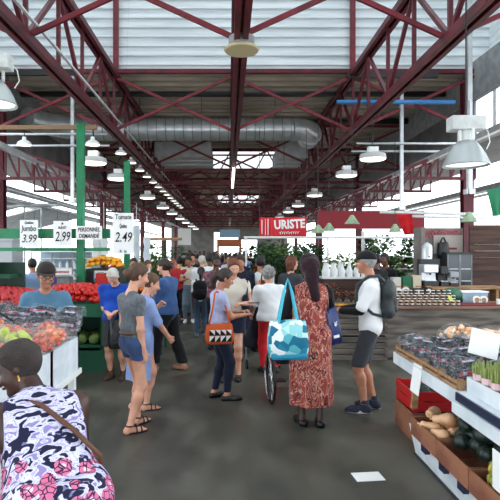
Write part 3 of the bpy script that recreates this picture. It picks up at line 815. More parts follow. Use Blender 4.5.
    # hair
    if hair:
        hm = HM[hair['m']]; st = hair['type']; v = vox*.8; g = hair.get('g', .012)
        sk = [ell(hp(0, -.014, .032), ((.077+g)*hs, (.094+g)*hs, (.092+g)*hs), HR, k=.02)]
        cutsH = [(hp(0, .048, .04), hr*0+hf*.85-hu*.55), (hp(0, -.0, -.04), hf*.55-hu*.9)]
        if hat: cutsH = cutsH+[(hp(0, 0, .045), hu)]
        if st in ('short', 'crop'): sdf_obj('hair', sk, v, hm, t, cuts=cutsH, wob=.003, wobf=60)
        elif st == 'bun':
            bz = hair.get('bz', .03); sk.append(ell(hp(0, -.125, bz), (.043*hs, .042*hs, .043*hs), HR, k=.025)); sdf_obj('hair', sk, v, hm, t, cuts=[cutsH[0]], wob=.004, wobf=50)
        elif st == 'pony':
            sk += [cap(hp(0, -.11, .03), hp(0, -.15, -.05), .03*hs, .035*hs, k=.02), cap(hp(0, -.15, -.05), hp(0, -.13, -.16), .035*hs, .015*hs, k=.02)]; sdf_obj('hair', sk, v, hm, t, cuts=[cutsH[0]])
        elif st == 'bob':
            sk += [cap(hp(sx*.05, -.04, -.01), hp(sx*.06, -.04, -.10), .045*hs, .035*hs, k=.03) for sx in (-1, 1)]+[cap(hp(0, -.07, 0), hp(0, -.07, -.11), .06*hs, .04*hs, k=.03)]
            sdf_obj('hair', sk, v, hm, t, cuts=[(hp(0, .042, .04), hf*.9-hu*.4)], wob=.005, wobf=40)
        elif st == 'long':
            sk += [cap(hp(sx*.05, -.04, -.01), hp(sx*.065, -.05, -.2), .045*hs, .03*hs, k=.03) for sx in (-1, 1)]+[cap(hp(0, -.08, 0), hp(0, -.1, -.24), .065*hs, .04*hs, k=.03)]
            sdf_obj('hair', sk, v, hm, t, cuts=[(hp(0, .042, .04), hf*.9-hu*.4)], wob=.005, wobf=40)
        elif st == 'curly':
            sk = [ell(hp(0, -.025, .035), ((.077+.03)*hs, (.094+.03)*hs, (.092+.025)*hs), HR, k=.02)]
            sdf_obj('hair', sk, v, hm, t, cuts=[(hp(0, .052, .05), hf*.85-hu*.5), (hp(0, 0, -.075), hf*.3-hu*.95)], wob=.011, wobf=55)
        elif st == 'scarf':
            sk = [ell(hp(0, -.03, .042), (.108*hs, .132*hs, .116*hs), HR, k=.03), cap(hp(0, -.12, .02), hp(-.0, -.14, -.1), .07*hs, .055*hs, k=.04), cap(hp(.0, -.14, -.1), hp(.03, -.135, -.31), .06*hs, .05*hs, k=.05),
                  cap(hp(0, -.11, .0), hp(0, -.1, -.12), .075*hs, .05*hs, k=.04)]
            sdf_obj('headscarf', sk, v, hair['mat'], t, cuts=[(hp(0, .05, .03), hf*.9-hu*.45)], wob=.006, wobf=28)
    if hat:
        capm = hat['mat']
        ho = sdf_obj('cap', [ell(hp(0, -.014, .036), (.093*hs, .114*hs, .104*hs), HR, k=.02)], vox*.8, capm, t, cuts=[(hp(0, 0, .04), -hu+hf*.12)])
        b = MB(); vs = []
        if hat.get('type') == 'sun':
            b.lathe([(.085*hs, 0), (.15*hs, -.015*hs), (.155*hs, -.018*hs), (.085*hs, -.006*hs)], hp(0, -.01, .05), 28, axis=hu); b.build('brim', capm, ho, smooth='auto')
        else:
            for top_ in (0, 1):
                for q in range(13):
                    a = PI*q/12; w = math.sin(a)
                    vs.append(hp(.075*math.cos(a), .085-.02+.085*w, .058-.012*w-.022*(math.cos(a)**2)*0.6+(.006 if top_ else 0)))
            fs = [tuple(range(13)), tuple(reversed(range(13, 26)))]+[(q, q+1, 14+q, 13+q) for q in range(12)]+[(12, 0, 13, 25)]
            b.add(vs, fs); b.build('brim', capm, ho, smooth='auto')
    # top
    if top:
        g = top.get('g', .014); tm = top['mat']; sl = top.get('sleeve', .6); hem = top.get('hem', -.06)
        pr = trunk(g, lo=True)
        if sl > 0:
            gg = g*(1.0 if sl > 1 else 1.05)
            pr += arm(shR, eR, wR, gg, 0, sl)+arm(shL, eL, wL, gg, 0, sl)+[cap(shR, shR, (.049*B+g)*s, k=.04), cap(shL, shL, (.049*B+g)*s, k=.04)]
        pr.append(cap(neck0+up*.025*s+fw*.01*s, neck0+up*.14*s+fw*.035*s, .054*s, .075*s, k=.012, op='-'))
        hempt = hip+np.array([0, 0, 1])*hem*s if top.get('level', True) else tp(0, 0, hem)
        cuts = [(hempt, np.array([0, 0, -1.]) if top.get('level', True) else -up), (tp(0, 0, .565), up)]
        if sl == 0:
            cuts += [(shR-rt*.012*s, unit(rt+up*.1)), (shL+rt*.012*s, unit(-rt+up*.1))]
        sdf_obj(top.get('name', 'shirt'), pr, vox, tm, t, cuts=cuts, wob=.003, wobf=22)
        if top.get('collar'):
            c = neck0-up*.0*s
            MB().tube([c+(rt*math.cos(q*PI/8)*.075+fw*(math.sin(q*PI/8)*.065+.01)+up*(.0-.02*math.sin(q*PI/8)))*s for q in range(16)], .016*s, 6, closed=True).build('collar', tm, t, smooth=True)
        if top.get('buttons'):
            pass
    # bottom
    if bottom:
        bm_ = bottom['mat']; ty = bottom['type']; g = bottom.get('g', .014)
        if ty in ('pants', 'shorts'):
            f1 = bottom.get('len', 1.92 if ty == 'pants' else .62)
            w2 = bottom.get('flare', 1.0)
            pr = trunk(g*.8, hi=False)[:2]+leg(hR, kR, aR, g, f1, wst=w2)+leg(hL, kL, aL, g, f1, wst=w2)
            if ty == 'shorts':
                for Hh, K in ((hR, kR), (hL, kL)): pr.append(cap(Hh, Hh+(K-Hh)*min(f1, 1), (.088*B+g)*s, (.07*B+g*1.2)*s, k=.012))
            cuts = [(hip+np.array([0, 0, bottom.get('top', min(.1, top['hem']+.13) if top and 'hem' in top and top['hem'] < -.03 else .1)*s]), np.array([0, 0, 1.]))]
            if f1 < 1: zz = (hR+(kR-hR)*f1)[2]; cuts.append((np.array([0, 0, zz]), np.array([0, 0, -1.])))
            elif f1 < 2: 
                zz = (kR+(aR-kR)*(f1-1))[2]; zz = min(zz, (kL+(aL-kL)*(f1-1))[2]); cuts.append((np.array([0, 0, zz-.005]), np.array([0, 0, -1.])))
            sdf_obj('trousers' if ty == 'pants' else 'shorts', pr, vox, bm_, t, cuts=cuts, wob=.003, wobf=25)
        else:
            zt = bottom.get('top', .1); zb = bottom['hem']*s; rw = bottom.get('r', .2)*s; w = wide
            pr = trunk(g, hi=False)
            c0 = hip.copy(); c1 = np.array([(fR[0]+fL[0])/2*.7, (fR[1]+fL[1])/2*.8, zb])
            r0 = (.165*B+g)*s
            pr.append(cap(c0+np.array([0, 0, -.03*s]), c1, r0, rw, k=.06, n=(0, 1, 0), s=1.18))
            sdf_obj(bottom.get('name', 'skirt'), pr, vox, bm_, t, cuts=[(hip+np.array([0, 0, zt*s]), np.array([0, 0, 1.])), (np.array([0, 0, zb]), np.array([0, 0, -1.]))], folds=(c1[0], c1[1], hipz, zb, bottom.get('fold', .012), bottom.get('nf', 7)), wob=.003, wobf=20)
    t['_'] = 0; del t['_']
    info = dict(t=t, s=s, hp=hp, tp=tp, shR=shR, shL=shL, eR=eR, eL=eL, wR=wR, wL=wL, hip=hip, up=up, fw=fw, rt=rt, hc=hc, kR=kR, kL=kL)
    return info
def world_of(info, p):
    t = info['t']; a = t.rotation_euler[2]; c, s_ = math.cos(a), math.sin(a); l = t.location
    return Vector((l[0]+c*p[0]-s_*p[1], l[1]+s_*p[0]+c*p[1], l[2]+p[2]))
# ---------------------------------------------------------------- clothes
def cloth(name, c, c2=None, **k): return mat(name, c, c2, rough=k.pop('rough', .85), bump=k.pop('bump', .35), bscale=k.pop('bscale', 14), spec=.2, sheen=.1, **k)
def floral():
    m = ramp_mat('floral print cotton', [(0, (24, 24, 54)), (.42, (26, 28, 60)), (.45, (116, 112, 150)), (.47, (206, 205, 228)), (.54, (178, 168, 208)), (.585, (208, 206, 228)), (.64, (140, 128, 178))], 15, kind='noise', stretch=(.6, 1.3, 1), dist=.45, detail=.8, bump=.12, const=True)
    nt = m.node_tree; N = nt.nodes; L = nt.links; b = N['Principled BSDF']
    tc = [n for n in N if n.type == 'TEX_COORD'][0]
    def vor(sc, feat):
        v = N.new('ShaderNodeTexVoronoi'); v.inputs['Scale'].default_value = sc; v.feature = feat; L.new(tc.outputs['Object'], v.inputs['Vector']); return v
    v = vor(13, 'F1'); v.inputs['Randomness'].default_value = .6; w = vor(38, 'DISTANCE_TO_EDGE')
    r = N.new('ShaderNodeValToRGB'); r.color_ramp.interpolation = 'CONSTANT'; e = r.color_ramp.elements
    e[0].position = 0; e[0].color = lin((240, 200, 222)); e[1].position = .18; e[1].color = lin((206, 110, 146))
    L.new(v.outputs['Distance'], r.inputs[0])
    ed = N.new('ShaderNodeMath'); ed.operation = 'LESS_THAN'; ed.inputs[1].default_value = .07; L.new(w.outputs['Distance'], ed.inputs[0])
    m1 = N.new('ShaderNodeMix'); m1.data_type = 'RGBA'; L.new(ed.outputs[0], m1.inputs[0]); L.new(r.outputs[0], m1.inputs[6]); m1.inputs[7].default_value = lin((70, 30, 66))
    sx = N.new('ShaderNodeSeparateXYZ'); L.new(tc.outputs['Object'], sx.inputs[0])
    z = N.new('ShaderNodeMath'); z.operation = 'LESS_THAN'; z.inputs[1].default_value = .99; L.new(sx.outputs['Z'], z.inputs[0])
    lt = N.new('ShaderNodeMath'); lt.operation = 'LESS_THAN'; lt.inputs[1].default_value = .46; L.new(v.outputs['Distance'], lt.inputs[0])
    ml = N.new('ShaderNodeMath'); ml.operation = 'MULTIPLY'; L.new(lt.outputs[0], ml.inputs[0]); L.new(z.outputs[0], ml.inputs[1])
    mx = N.new('ShaderNodeMix'); mx.data_type = 'RGBA'; L.new(ml.outputs[0], mx.inputs[0])
    src = b.inputs['Base Color'].links[0].from_socket
    L.new(src, mx.inputs[6]); L.new(m1.outputs[2], mx.inputs[7]); L.new(mx.outputs[2], b.inputs['Base Color'])
    return m
FL = floral()
AFR = ramp_mat('red and gold print cloth', [(0, (140, 62, 54)), (.40, (158, 86, 70)), (.46, (204, 158, 142)), (.49, (136, 50, 48)), (.57, (40, 30, 32)), (.60, (190, 140, 120)), (.64, (128, 46, 46))], 7, kind='noise', stretch=(1.5, 1.5, .8), dist=.8, detail=3, bump=.3)
white_c = cloth('white cotton', (226, 227, 228)); grey_c = cloth('grey marl jersey', (104, 108, 114), (88, 92, 98), scale=30)
denim = cloth('blue denim', (58, 78, 116), (42, 60, 96), scale=10); dkdenim = cloth('navy denim', (26, 32, 50)); black_c = cloth('black cloth', (20, 20, 23)); 
ltblue = cloth('light blue cotton', (142, 164, 210), (130, 152, 200), scale=8); teal_c = cloth('slate blue jersey', (86, 126, 152), (76, 114, 140), scale=6)
royal = cloth('royal blue cotton', (24, 72, 170), (18, 60, 150), scale=6); chamb = cloth('chambray cotton', (62, 92, 140), (52, 80, 126), scale=8)
lilac = cloth('pale blue shirting', (178, 184, 214), (164, 170, 204), scale=20); navy = cloth('navy cloth', (24, 28, 48)); redp = cloth('bright red cloth', (190, 28, 34), (168, 20, 28), scale=5)
beige = cloth('cream cloth', (206, 198, 184)); gjean = cloth('grey jeans', (104, 118, 128)); char = cloth('charcoal cloth', (58, 60, 66)); maroon = cloth('dark plum cloth', (42, 22, 30), (34, 18, 24), scale=8, bump=.8, bscale=18)
blk_leather = mat('black leather', (20, 20, 22), rough=.35); brn_leather = mat('brown leather', (90, 56, 36), rough=.5); sole_w = mat('white rubber sole', (200, 200, 198), rough=.6)
navy_shoe = mat('navy suede', (36, 42, 62), (28, 34, 50), rough=.8, scale=20)
def G(px, py): y = 900/(py-250); return ((px-228)*y/500, y, 0)

# 1 old woman in floral dress, bottom left
lady = person('older woman in a sleeveless navy and lilac floral dress bending over the front left stall', (-.665, 1.95, 0), H=1.53, face=36, skin='dark', build=1.18, wide=1.06, lean=42, head=(62, 20),
              lh=(-.38, .42, .86), rh=(.10, .44, .84), lf=(-.1, .1, 0), rf=(.1, -.05, 0), hair=dict(type='crop', m='sparse', g=.014), vox=.0085, belly=.02,
              top=dict(mat=FL, sleeve=0, hem=-.1, g=.022, name='dress_bodice'), bottom=dict(type='skirt', name='dress_skirt', mat=FL, hem=.45, r=.27, top=.14, g=.03, fold=.01), shoes=dict(type='flat', mat=blk_leather))
tp = lady['tp']
MB().tube([tp(-.13, .06, .44), tp(-.10, -.06, .50), tp(-.02, -.125, .42), tp(.09, -.15, .26), tp(.2, -.11, .12), tp(.22, .0, .08)], .011, 8).build('bag_strap', brn_leather, lady['t'], smooth=True, label='brown leather strap')
MB().tube([lady['hp'](-.083, -.004, -.04), lady['hp'](-.085, -.004, -.055), lady['hp'](-.083, -.0, -.065)], .004, 6).build('earring', mat('gold', (190, 150, 70), metal=1, rough=.3), lady['t'])
# 2 stallholder
man = person('man in slate blue t-shirt, dark cap and glasses behind the front left stall', (-1.80, 4.95, 0), H=1.68, face=194, skin='tan', build=1.08, wide=.97, lean=4, head=(14, 14), glasses=True, belly=.03,
             rh=(.24, .32, 1.08), lh=(-.25, .3, 1.06), hair=dict(type='short', m='darkbrown'), hat=dict(mat=cloth('dark brown cap', (46, 38, 36))), vox=.0095, top=dict(mat=teal_c, sleeve=.72, hem=-.08), bottom=dict(type='pants', mat=dkdenim), shoes=dict(type='shoe', mat=black_m))
# 3 elderly man royal blue polo
m3 = person('grey haired man in royal blue polo shirt looking down at his hands', G(117, 378), H=1.6, face=176, skin='fair', build=1.14, wide=1.12, lean=9, head=(0, 38), belly=.03, grip=(.9, .9),
            rh=(.05, .27, 1.02), lh=(-.04, .28, 1.03), hair=dict(type='crop', m='white', g=.006), vox=.010, top=dict(mat=royal, sleeve=.8, hem=-.1, collar=True), bottom=dict(type='shorts', mat=cloth('dark grey shorts', (60, 60, 62)), len=.95), shoes=dict(type='boot', mat=mat('brown boot', (74, 50, 38), rough=.7)))
# 4 girl grey t-shirt, denim shorts
g4 = person('young woman in grey t-shirt and blue denim shorts with black sandals', (-.955, 4.98, 0), H=1.66, face=-48, skin='fair', build=.9, wide=.92, lean=0, head=(-14, 16), rh=(.16, .05, .77), lh=(-.20, .06, .78), rf=(.06, -.06, 0), lf=(-.12, .14, 0),
            hair=dict(type='bun', m='brown', bz=-.0, g=.016), vox=.0095, top=dict(mat=grey_c, sleeve=.42, hem=.06, g=.01), bottom=dict(type='shorts', mat=denim, len=.36, top=.13, g=.012), shoes=dict(type='sandal', mat=blk_leather))
MB().tube([g4['hip']+np.array([math.cos(a)*.132, math.sin(a)*.118, .105])*g4['s'] for a in np.linspace(0, 2*PI, 21)[:-1]], .015, 6, closed=True).build('belt', brn_leather, g4['t'], smooth=True)
# 5 woman light blue dress behind her
g5 = person('woman in light blue shirt dress, half hidden behind the young woman in denim shorts', (-.99, 5.65, 0), H=1.53, face=-60, skin='fair', build=1.05, lean=7, head=(-10, 12), rh=(.12, .42, .80), lh=(-.14, .30, 1.3), rf=(.08, .05, 0), lf=(-.08, -.06, 0),
            hair=dict(type='short', m='brown'), vox=.0105, top=dict(mat=ltblue, sleeve=.95, hem=-.1, g=.02, collar=True), bottom=dict(type='skirt', name='dress_skirt', mat=ltblue, hem=.40, r=.2, top=.12), shoes=dict(type='sandal', mat=blk_leather))
# 6 woman chambray shirt, black trousers
g6 = person('woman in blue chambray shirt and black trousers holding a phone to her face', (-.90, 7.5, 0), H=1.66, face=68, skin='fair', build=1.08, lean=2, head=(0, 8), rh=(.12, .34, 1.30), lh=(-.02, .30, 1.22), rf=(.1, -.22, 0), lf=(-.1, .2, 0),
            hair=dict(type='bun', m='darkbrown', bz=.0), vox=.011, top=dict(mat=chamb, sleeve=1.25, hem=-.16, g=.024), bottom=dict(type='pants', mat=black_c, g=.026, flare=2.0), shoes=dict(type='flat', mat=mat('tan flats', (170, 120, 96), rough=.6)))
# 7 woman pale blue shirt, orange bag
g7 = person('woman in pale blue short sleeved shirt and navy trousers carrying an orange patterned bag', (-.12, 6.05, 0), H=1.57, face=-76, skin='tan', build=.98, lean=2, head=(-4, 18), rh=(.06, .36, 1.13), lh=(-.06, .34, 1.16), rf=(.1, .1, 0), lf=(-.09, -.03, 0),
            hair=dict(type='pony', m='darkbrown'), vox=.010, top=dict(mat=lilac, sleeve=.5, hem=-.12, g=.016, collar=True), bottom=dict(type='pants', mat=dkdenim, g=.012), shoes=dict(type='flat', mat=blk_leather))
# 8 woman cream top navy shorts
g8 = person('red haired woman in white top, cream waistcoat and navy shorts looking down', (.07, 7.0, 0), H=1.68, face=168, skin='fair', build=.98, head=(24, 20), rh=(.10, .28, 1.10), lh=(-.16, .24, 1.12), lf=(-.08, 0, 0), rf=(.08, .1, 0),
            hair=dict(type='pony', m='ginger'), vox=.0105, top=dict(mat=beige, sleeve=.35, hem=-.02, g=.018), bottom=dict(type='shorts', mat=navy, len=.55, g=.02), shoes=dict(type='flat', mat=blk_leather))
# 9, 10
g9 = person('woman in cream t-shirt and pale grey jeans reading something she holds', G(189, 322.5), H=1.66, face=-170, skin='tan', build=1.0, head=(-18, 26), rh=(.1, .3, 1.15), lh=(-.08, .3, 1.12), hair=dict(type='pony', m='darkbrown'), vox=.014, det=1,
            top=dict(mat=beige, sleeve=.55, hem=.02), bottom=dict(type='pants', mat=gjean, g=.02), shoes=dict(type='shoe', mat=white_c))
g10 = person('girl in white top and blue jeans seen from behind with a black backpack', G(201, 337), H=1.42, face=-4, skin='brown', hair=dict(type='pony', m='black'), vox=.0125, det=1, top=dict(mat=white_c, sleeve=.7, hem=-.02), bottom=dict(type='pants', mat=cloth('mid blue jeans', (66, 84, 106))), shoes=dict(type='shoe', mat=gjean))
# 11 man white t-shirt with yellow bag
m11 = person('dark haired man in white t-shirt seen from behind beside the grey haired woman', (.58, 8.9, 0), H=1.68, face=8, skin='tan', wide=1.05, hair=dict(type='short', m='black'), vox=.0125, det=1, top=dict(mat=white_c, sleeve=.7, hem=-.08), bottom=dict(type='pants', mat=navy), shoes=dict(type='shoe', mat=black_m))
# 12 grey haired woman red trousers
g12 = person('grey haired woman in white t-shirt and bright red trousers pushing a walker', (.62, 7.35, 0), H=1.54, face=12, skin='fair', build=1.12, wide=1.1, lean=6, head=(0, 8), lh=(-.24, .30, .93), rh=(.24, .34, .93), hair=dict(type='curly', m='grey'), vox=.0105, det=1,
             top=dict(mat=white_c, sleeve=.85, hem=-.06, g=.026), bottom=dict(type='pants', mat=redp, g=.018, flare=2.2), shoes=dict(type='shoe', mat=black_m))
# 13 auburn
g13 = person('woman with auburn bob in dark grey top standing beyond the grey haired woman', (1.08, 8.6, 0), H=1.68, face=-42, skin='fair', head=(-20, 0), hair=dict(type='bob', m='ginger', g=.018), vox=.013, det=1, top=dict(mat=char, sleeve=1.4, hem=-.1), bottom=dict(type='pants', mat=navy), shoes=dict(type='shoe', mat=black_m))
# 14 woman in print dress
g14 = person('tall woman in long red and gold print dress and dark headscarf seen from behind', (.85, 5.18, 0), H=1.73, face=4, skin='dark', build=1.1, wide=1.05, lean=2, head=(2, 4), lh=(-.23, .30, .98), rh=(.23, .32, .98), lf=(-.09, -.03, 0), rf=(.09, -.08, 0),
             hair=dict(type='scarf', mat=maroon, m='black'), vox=.0095, top=dict(mat=AFR, sleeve=0, hem=-.1, g=.026, name='dress_bodice'), bottom=dict(type='skirt', name='dress_skirt', mat=AFR, hem=.23, r=.225, top=.12, g=.03, fold=.016, nf=6), shoes=dict(type='flat', mat=blk_leather))
sdf_obj('black_sleeve', [cap(g14['shR'], g14['eR'], .066, .056), cap(g14['eR'], g14['eR']+(g14['wR']-g14['eR'])*.8, .056, .044)], .011, black_c, g14['t'])
sdf_obj('black_sleeve', [cap(g14['shL'], g14['eL'], .066, .056), cap(g14['eL'], g14['eL']+(g14['wL']-g14['eL'])*.8, .056, .044)], .011, black_c, g14['t'])
# 15 man at right
m15 = person('grey haired man in black cap, white t-shirt and dark shorts with a grey backpack', (1.60, 5.62, 0), H=1.78, face=72, skin='tan', build=.94, wide=1.0, lean=0, head=(-2, 6), lh=(-.13, .33, 1.10), rh=(.05, .34, 1.10), rf=(.1, -.03, 0), lf=(-.1, .06, 0), grip=(.8, .8),
             hair=dict(type='short', m='grey', g=.014), hat=dict(mat=black_c), vox=.0095, top=dict(mat=white_c, sleeve=.85, hem=-.14, g=.024), bottom=dict(type='shorts', mat=char, len=.97, g=.013), shoes=dict(type='shoe', mat=navy_shoe, sole=sole_w))
for a, b_ in ((m15['eR'], m15['wR']), (m15['eL'], m15['wL'])):
    sdf_obj('arm_sleeve', [cap(a-(b_-a)*.02, a+(b_-a)*.86, .048, .038)], .01, black_c, m15['t'], label='black arm sleeve')
for A in ((.1, -.03), (-.1, .06)):
    b = MB(); b.lathe([(.046, .1), (.043, .14), (.03, .14)], (A[0]*1.017, A[1]*1.017-.005, 0), 14); b.build('sock', navy_shoe, m15['t'], smooth=True)
# 16 two men beyond
person('man in black t-shirt standing beyond the capped man, facing away', (2.80, 9.42, 0), H=1.72, face=30, skin='brown', hair=dict(type='short', m='black'), vox=.014, det=1, top=dict(mat=black_c, sleeve=.8), bottom=dict(type='pants', mat=navy), shoes=dict(type='shoe', mat=black_m), wide=1.05)
person('dark haired man in black t-shirt holding a phone to his ear by the white shelves', (3.2, 10.15, 0), H=1.72, face=130, skin='brown', rh=(.1, .12, 1.58), hair=dict(type='short', m='black'), vox=.014, det=1, top=dict(mat=black_c, sleeve=.8), bottom=dict(type='pants', mat=navy), shoes=dict(type='shoe', mat=black_m))
# nearby crowd between them, and stall people on the left
def pc(label, px, y, H, face, skin, hair, hm, top, bot, sleeve=.7, btype='pants', head=(0, 8), **k):
    return person(label, ((px-228)*y/500, y, 0), H=H, face=face, skin=skin, hair=dict(type=hair, m=hm), vox=.016 if y < 12 else .022, det=1 if y < 12 else 0, head=head,
                  top=dict(mat=top, sleeve=sleeve, hem=-.06, g=.018), bottom=dict(type=btype, mat=bot, **({'hem': .45} if btype == 'skirt' else {'len': .85} if btype == 'shorts' else {})), shoes=dict(type='shoe', mat=black_m), **k)
pc('man in dark shirt just behind the red haired woman', 241, 8.8, 1.72, 170, 'tan', 'short', 'darkbrown', navy, navy, head=(0, 20))
pc('woman in patterned top with hand raised to her chin', 216, 9.2, 1.70, 190, 'brown', 'pony', 'black', cloth('floral vest', (150, 90, 96), (70, 60, 80), scale=20), black_c, rh=(.05, .22, 1.42))
pc('person in white shirt with a dark strap bag beyond the girl with backpack', 210, 10.8, 1.72, 20, 'brown', 'short', 'black', white_c, black_c)
pc('white shirted person with pale hair beyond the girl with the black backpack', 202, 11.6, 1.66, 0, 'fair', 'short', 'white', white_c, gjean)
pc('bald man in dark green shirt behind the mango pile', 134, 10.5, 1.62, 180, 'tan', 'crop', 'darkbrown', cloth('dark green shirt', (40, 64, 60)), navy)
pc('woman in pink top behind the mango pile', 147, 9.9, 1.58, 210, 'fair', 'bun', 'brown', cloth('pink top', (190, 130, 136)), navy)
pc('dark haired person partly hidden behind the mango pile', 104, 11.3, 1.60, 170, 'brown', 'short', 'black', cloth('blue grey shirt', (70, 86, 120)), navy)
pc('vendor in lilac shirt at the white coolers', 47, 10.2, 1.55, 160, 'brown', 'short', 'black', cloth('purple shirt', (104, 92, 150)), black_c)
pc('vendor in light blue shirt turned away at the white coolers', 33, 9.6, 1.62, 40, 'tan', 'short', 'black', cloth('sky shirt', (150, 176, 214)), black_c)
tops = [('red', (176, 44, 48)), ('navy', (34, 40, 70)), ('white', (214, 214, 212)), ('mustard', (196, 150, 54)), ('black', (26, 26, 30)), ('pale blue', (150, 170, 206)), ('coral', (208, 110, 92)), ('green', (60, 110, 76)), ('grey', (112, 114, 118)), ('purple', (98, 66, 120)), ('beige', (190, 176, 150)), ('pink', (206, 140, 160))]
rows = [(12.6, [(179, 0), (240, 1), (232, 4)]), (14.2, [(183, 3), (193, 4), (229, 2), (241, 8)]), (16.5, [(183, 6), (192, 7), (209, 10), (222, 9), (235, 0), (245, 5)]), (20, [(180, 11), (188, 1), (197, 0), (213, 2), (226, 3), (244, 4), (256, 6)]),
        (25, [(178, 8), (190, 5), (204, 7), (218, 11), (230, 10), (240, 2), (251, 1)]), (32, [(186, 2), (195, 9), (207, 4), (216, 0), (225, 5), (236, 6), (246, 3)]), (42, [(200, 0), (208, 4), (214, 8), (222, 2), (231, 1), (240, 7)])]
rn = ['nearest', 'second', 'third', 'fourth', 'fifth', 'sixth', 'farthest']; hairs = [('short', 'black'), ('pony', 'darkbrown'), ('bob', 'brown'), ('short', 'grey'), ('bun', 'black'), ('short', 'darkbrown')]
bots = [navy, black_c, gjean, denim, char]
for ri, (y, L_) in enumerate(rows):
    for j, (px, ci) in enumerate(L_):
        nm, c = tops[ci]; pc('person in %s top among the distant crowd, %s row of walkers' % (nm, rn[ri]), px, y+random.uniform(-.5, .5), random.uniform(1.58, 1.78), random.choice([0, 180, 20, 160, 200, -20]), random.choice(['fair', 'tan', 'brown', 'dark']),
                             *hairs[(ri*3+j) % 6], cloth(nm+' crowd top', c), bots[(ri+j) % 5], group='distant crowd')

# ---------------------------------------------------------------- bags
def tote(label, loc, w, h, d, m, rz=0, sm=None, strap=.28, cat='bag', smat=None, flat=1.0, group=None, roll=0, straps=True):
    t = thing('tote_bag', label, cat, loc, R(rz), group); t.rotation_euler[1] = R(roll)
    n = 12; b = MB(); vs = []; lv = [(0, .86, .5), (.02, .97, .9), (.25*h, 1.03, 1.15), (.6*h, 1.0, 1.0), (.9*h, .93, .7), (h, .9, .45)]
    N_ = 20
    for (z, sw, sd) in lv:
        for i in range(N_):
            a = 2*PI*i/N_; ca, sa = math.cos(a), math.sin(a)
            x = math.copysign(abs(ca)**.45, ca)*w/2*sw; y = math.copysign(abs(sa)**.6, sa)*d/2*sd
            vs.append((x, y+.006*math.sin(9*x/w*PI+z*8), z+.012*math.sin(x/w*7)*(z > .5*h)))
    fs = [(j*N_+i, j*N_+(i+1) % N_, (j+1)*N_+(i+1) % N_, (j+1)*N_+i) for j in range(len(lv)-1) for i in range(N_)]+[tuple(reversed(range(N_))), tuple(range(5*N_, 6*N_))]
    b.add(vs, fs); b.build('pouch', m, t, smooth='auto')
    if straps:
        for sy in (-1, 1):
            pts = [(-w*.27, sy*d*.2, h*.72), (-w*.24, sy*d*.2, h), (-w*.1*flat, sy*d*.1, h+strap*.7), (0, 0, h+strap), (w*.1*flat, sy*d*.1, h+strap*.7), (w*.24, sy*d*.2, h), (w*.27, sy*d*.2, h*.72)]
            MB().tube(pts, .011, 6).build('strap', smat or m, t, smooth=True)
    return t
teal_print = ramp_mat('teal triangle print', [(0, (28, 110, 140)), (.2, (150, 210, 214)), (.42, (232, 240, 238)), (.6, (88, 176, 190)), (.8, (190, 228, 226)), (.9, (40, 130, 160))], 13, bump=.1)
teal_strap = mat('turquoise strap', (70, 184, 206), rough=.6)
tb = tote('large teal and white geometric shopping bag carried by the woman in the print dress', (.60, 5.02, .72), .40, .37, .22, teal_print, 6, strap=.42, smat=teal_strap)
MB().bx(-.185, .185, -.115, .115, -.005, .07).build('base_panel', mat('turquoise vinyl', (40, 140, 176), rough=.35), tb, bevel=.03)
nb = tote('navy shopping bag with white print right of the woman in the print dress', (1.10, 5.2, .82), .17, .38, .12, mat('navy vinyl', (26, 44, 104), (20, 34, 84), rough=.35, scale=4), 25, strap=.24, smat=navy, roll=-8)
lettering('¥', .07, nb, (.0, -.072, .22), white_m, name='print_mark'); MB().bx(-.04, .03, -.074, -.070, .08, .11).build('print_mark', white_m, nb)
ob = tote('orange shoulder bag with black and white triangles worn by the woman in pale blue', (-.10, 5.80, .71), .33, .23, .09, mat('orange canvas', (196, 84, 32), rough=.8), 8, strap=.0, straps=False)
zz = 5.84
b = MB()
for k in range(4):
    x = -.12+k*.065; b.prism([(x, .035), (x+.06, .035), (x+.06, .1)], 'y', -.058, -.05); b.prism([(x, .11), (x+.06, .11), (x, .17)], 'y', -.058, -.05)
b.build('triangle_print', black_c, ob)
b = MB()
for k in range(4):
    x = -.12+k*.065; b.prism([(x, .035), (x+.055, .1), (x, .1)], 'y', -.059, -.051); b.prism([(x+.005, .17), (x+.06, .17), (x+.06, .115)], 'y', -.059, -.051)
b.build('triangle_print', white_c, ob)
MB().tube([(-.13, 0, .18), (-.08, .0, .40), (-.05, .03, .58), (-.02, .12, .60), (.04, .1, .55), (.10, .02, .36), (.13, 0, .18)], .012, 6).build('strap', mat('orange canvas', (0, 0, 0)), ob, smooth=True)
tote('black carrier bag hanging from the hand of the man in royal blue', (-1.46, 6.72, .47), .28, .40, .18, mat('black polythene', (24, 25, 28), rough=.3, bump=1, bscale=9), 0, strap=.12)
tote('yellow and orange printed bag on the back of the man in white t-shirt', (.62, 8.62, .98), .20, .30, .08, ramp_mat('yellow orange print', [(0, (226, 180, 40)), (.35, (206, 96, 40)), (.6, (240, 214, 120)), (.85, (60, 60, 60))], 14), 8, strap=.3, smat=navy)
tote('dark navy shoulder bag on the hip of the red haired woman', (.27, 6.95, .92), .2, .26, .1, navy, 60, strap=.3)
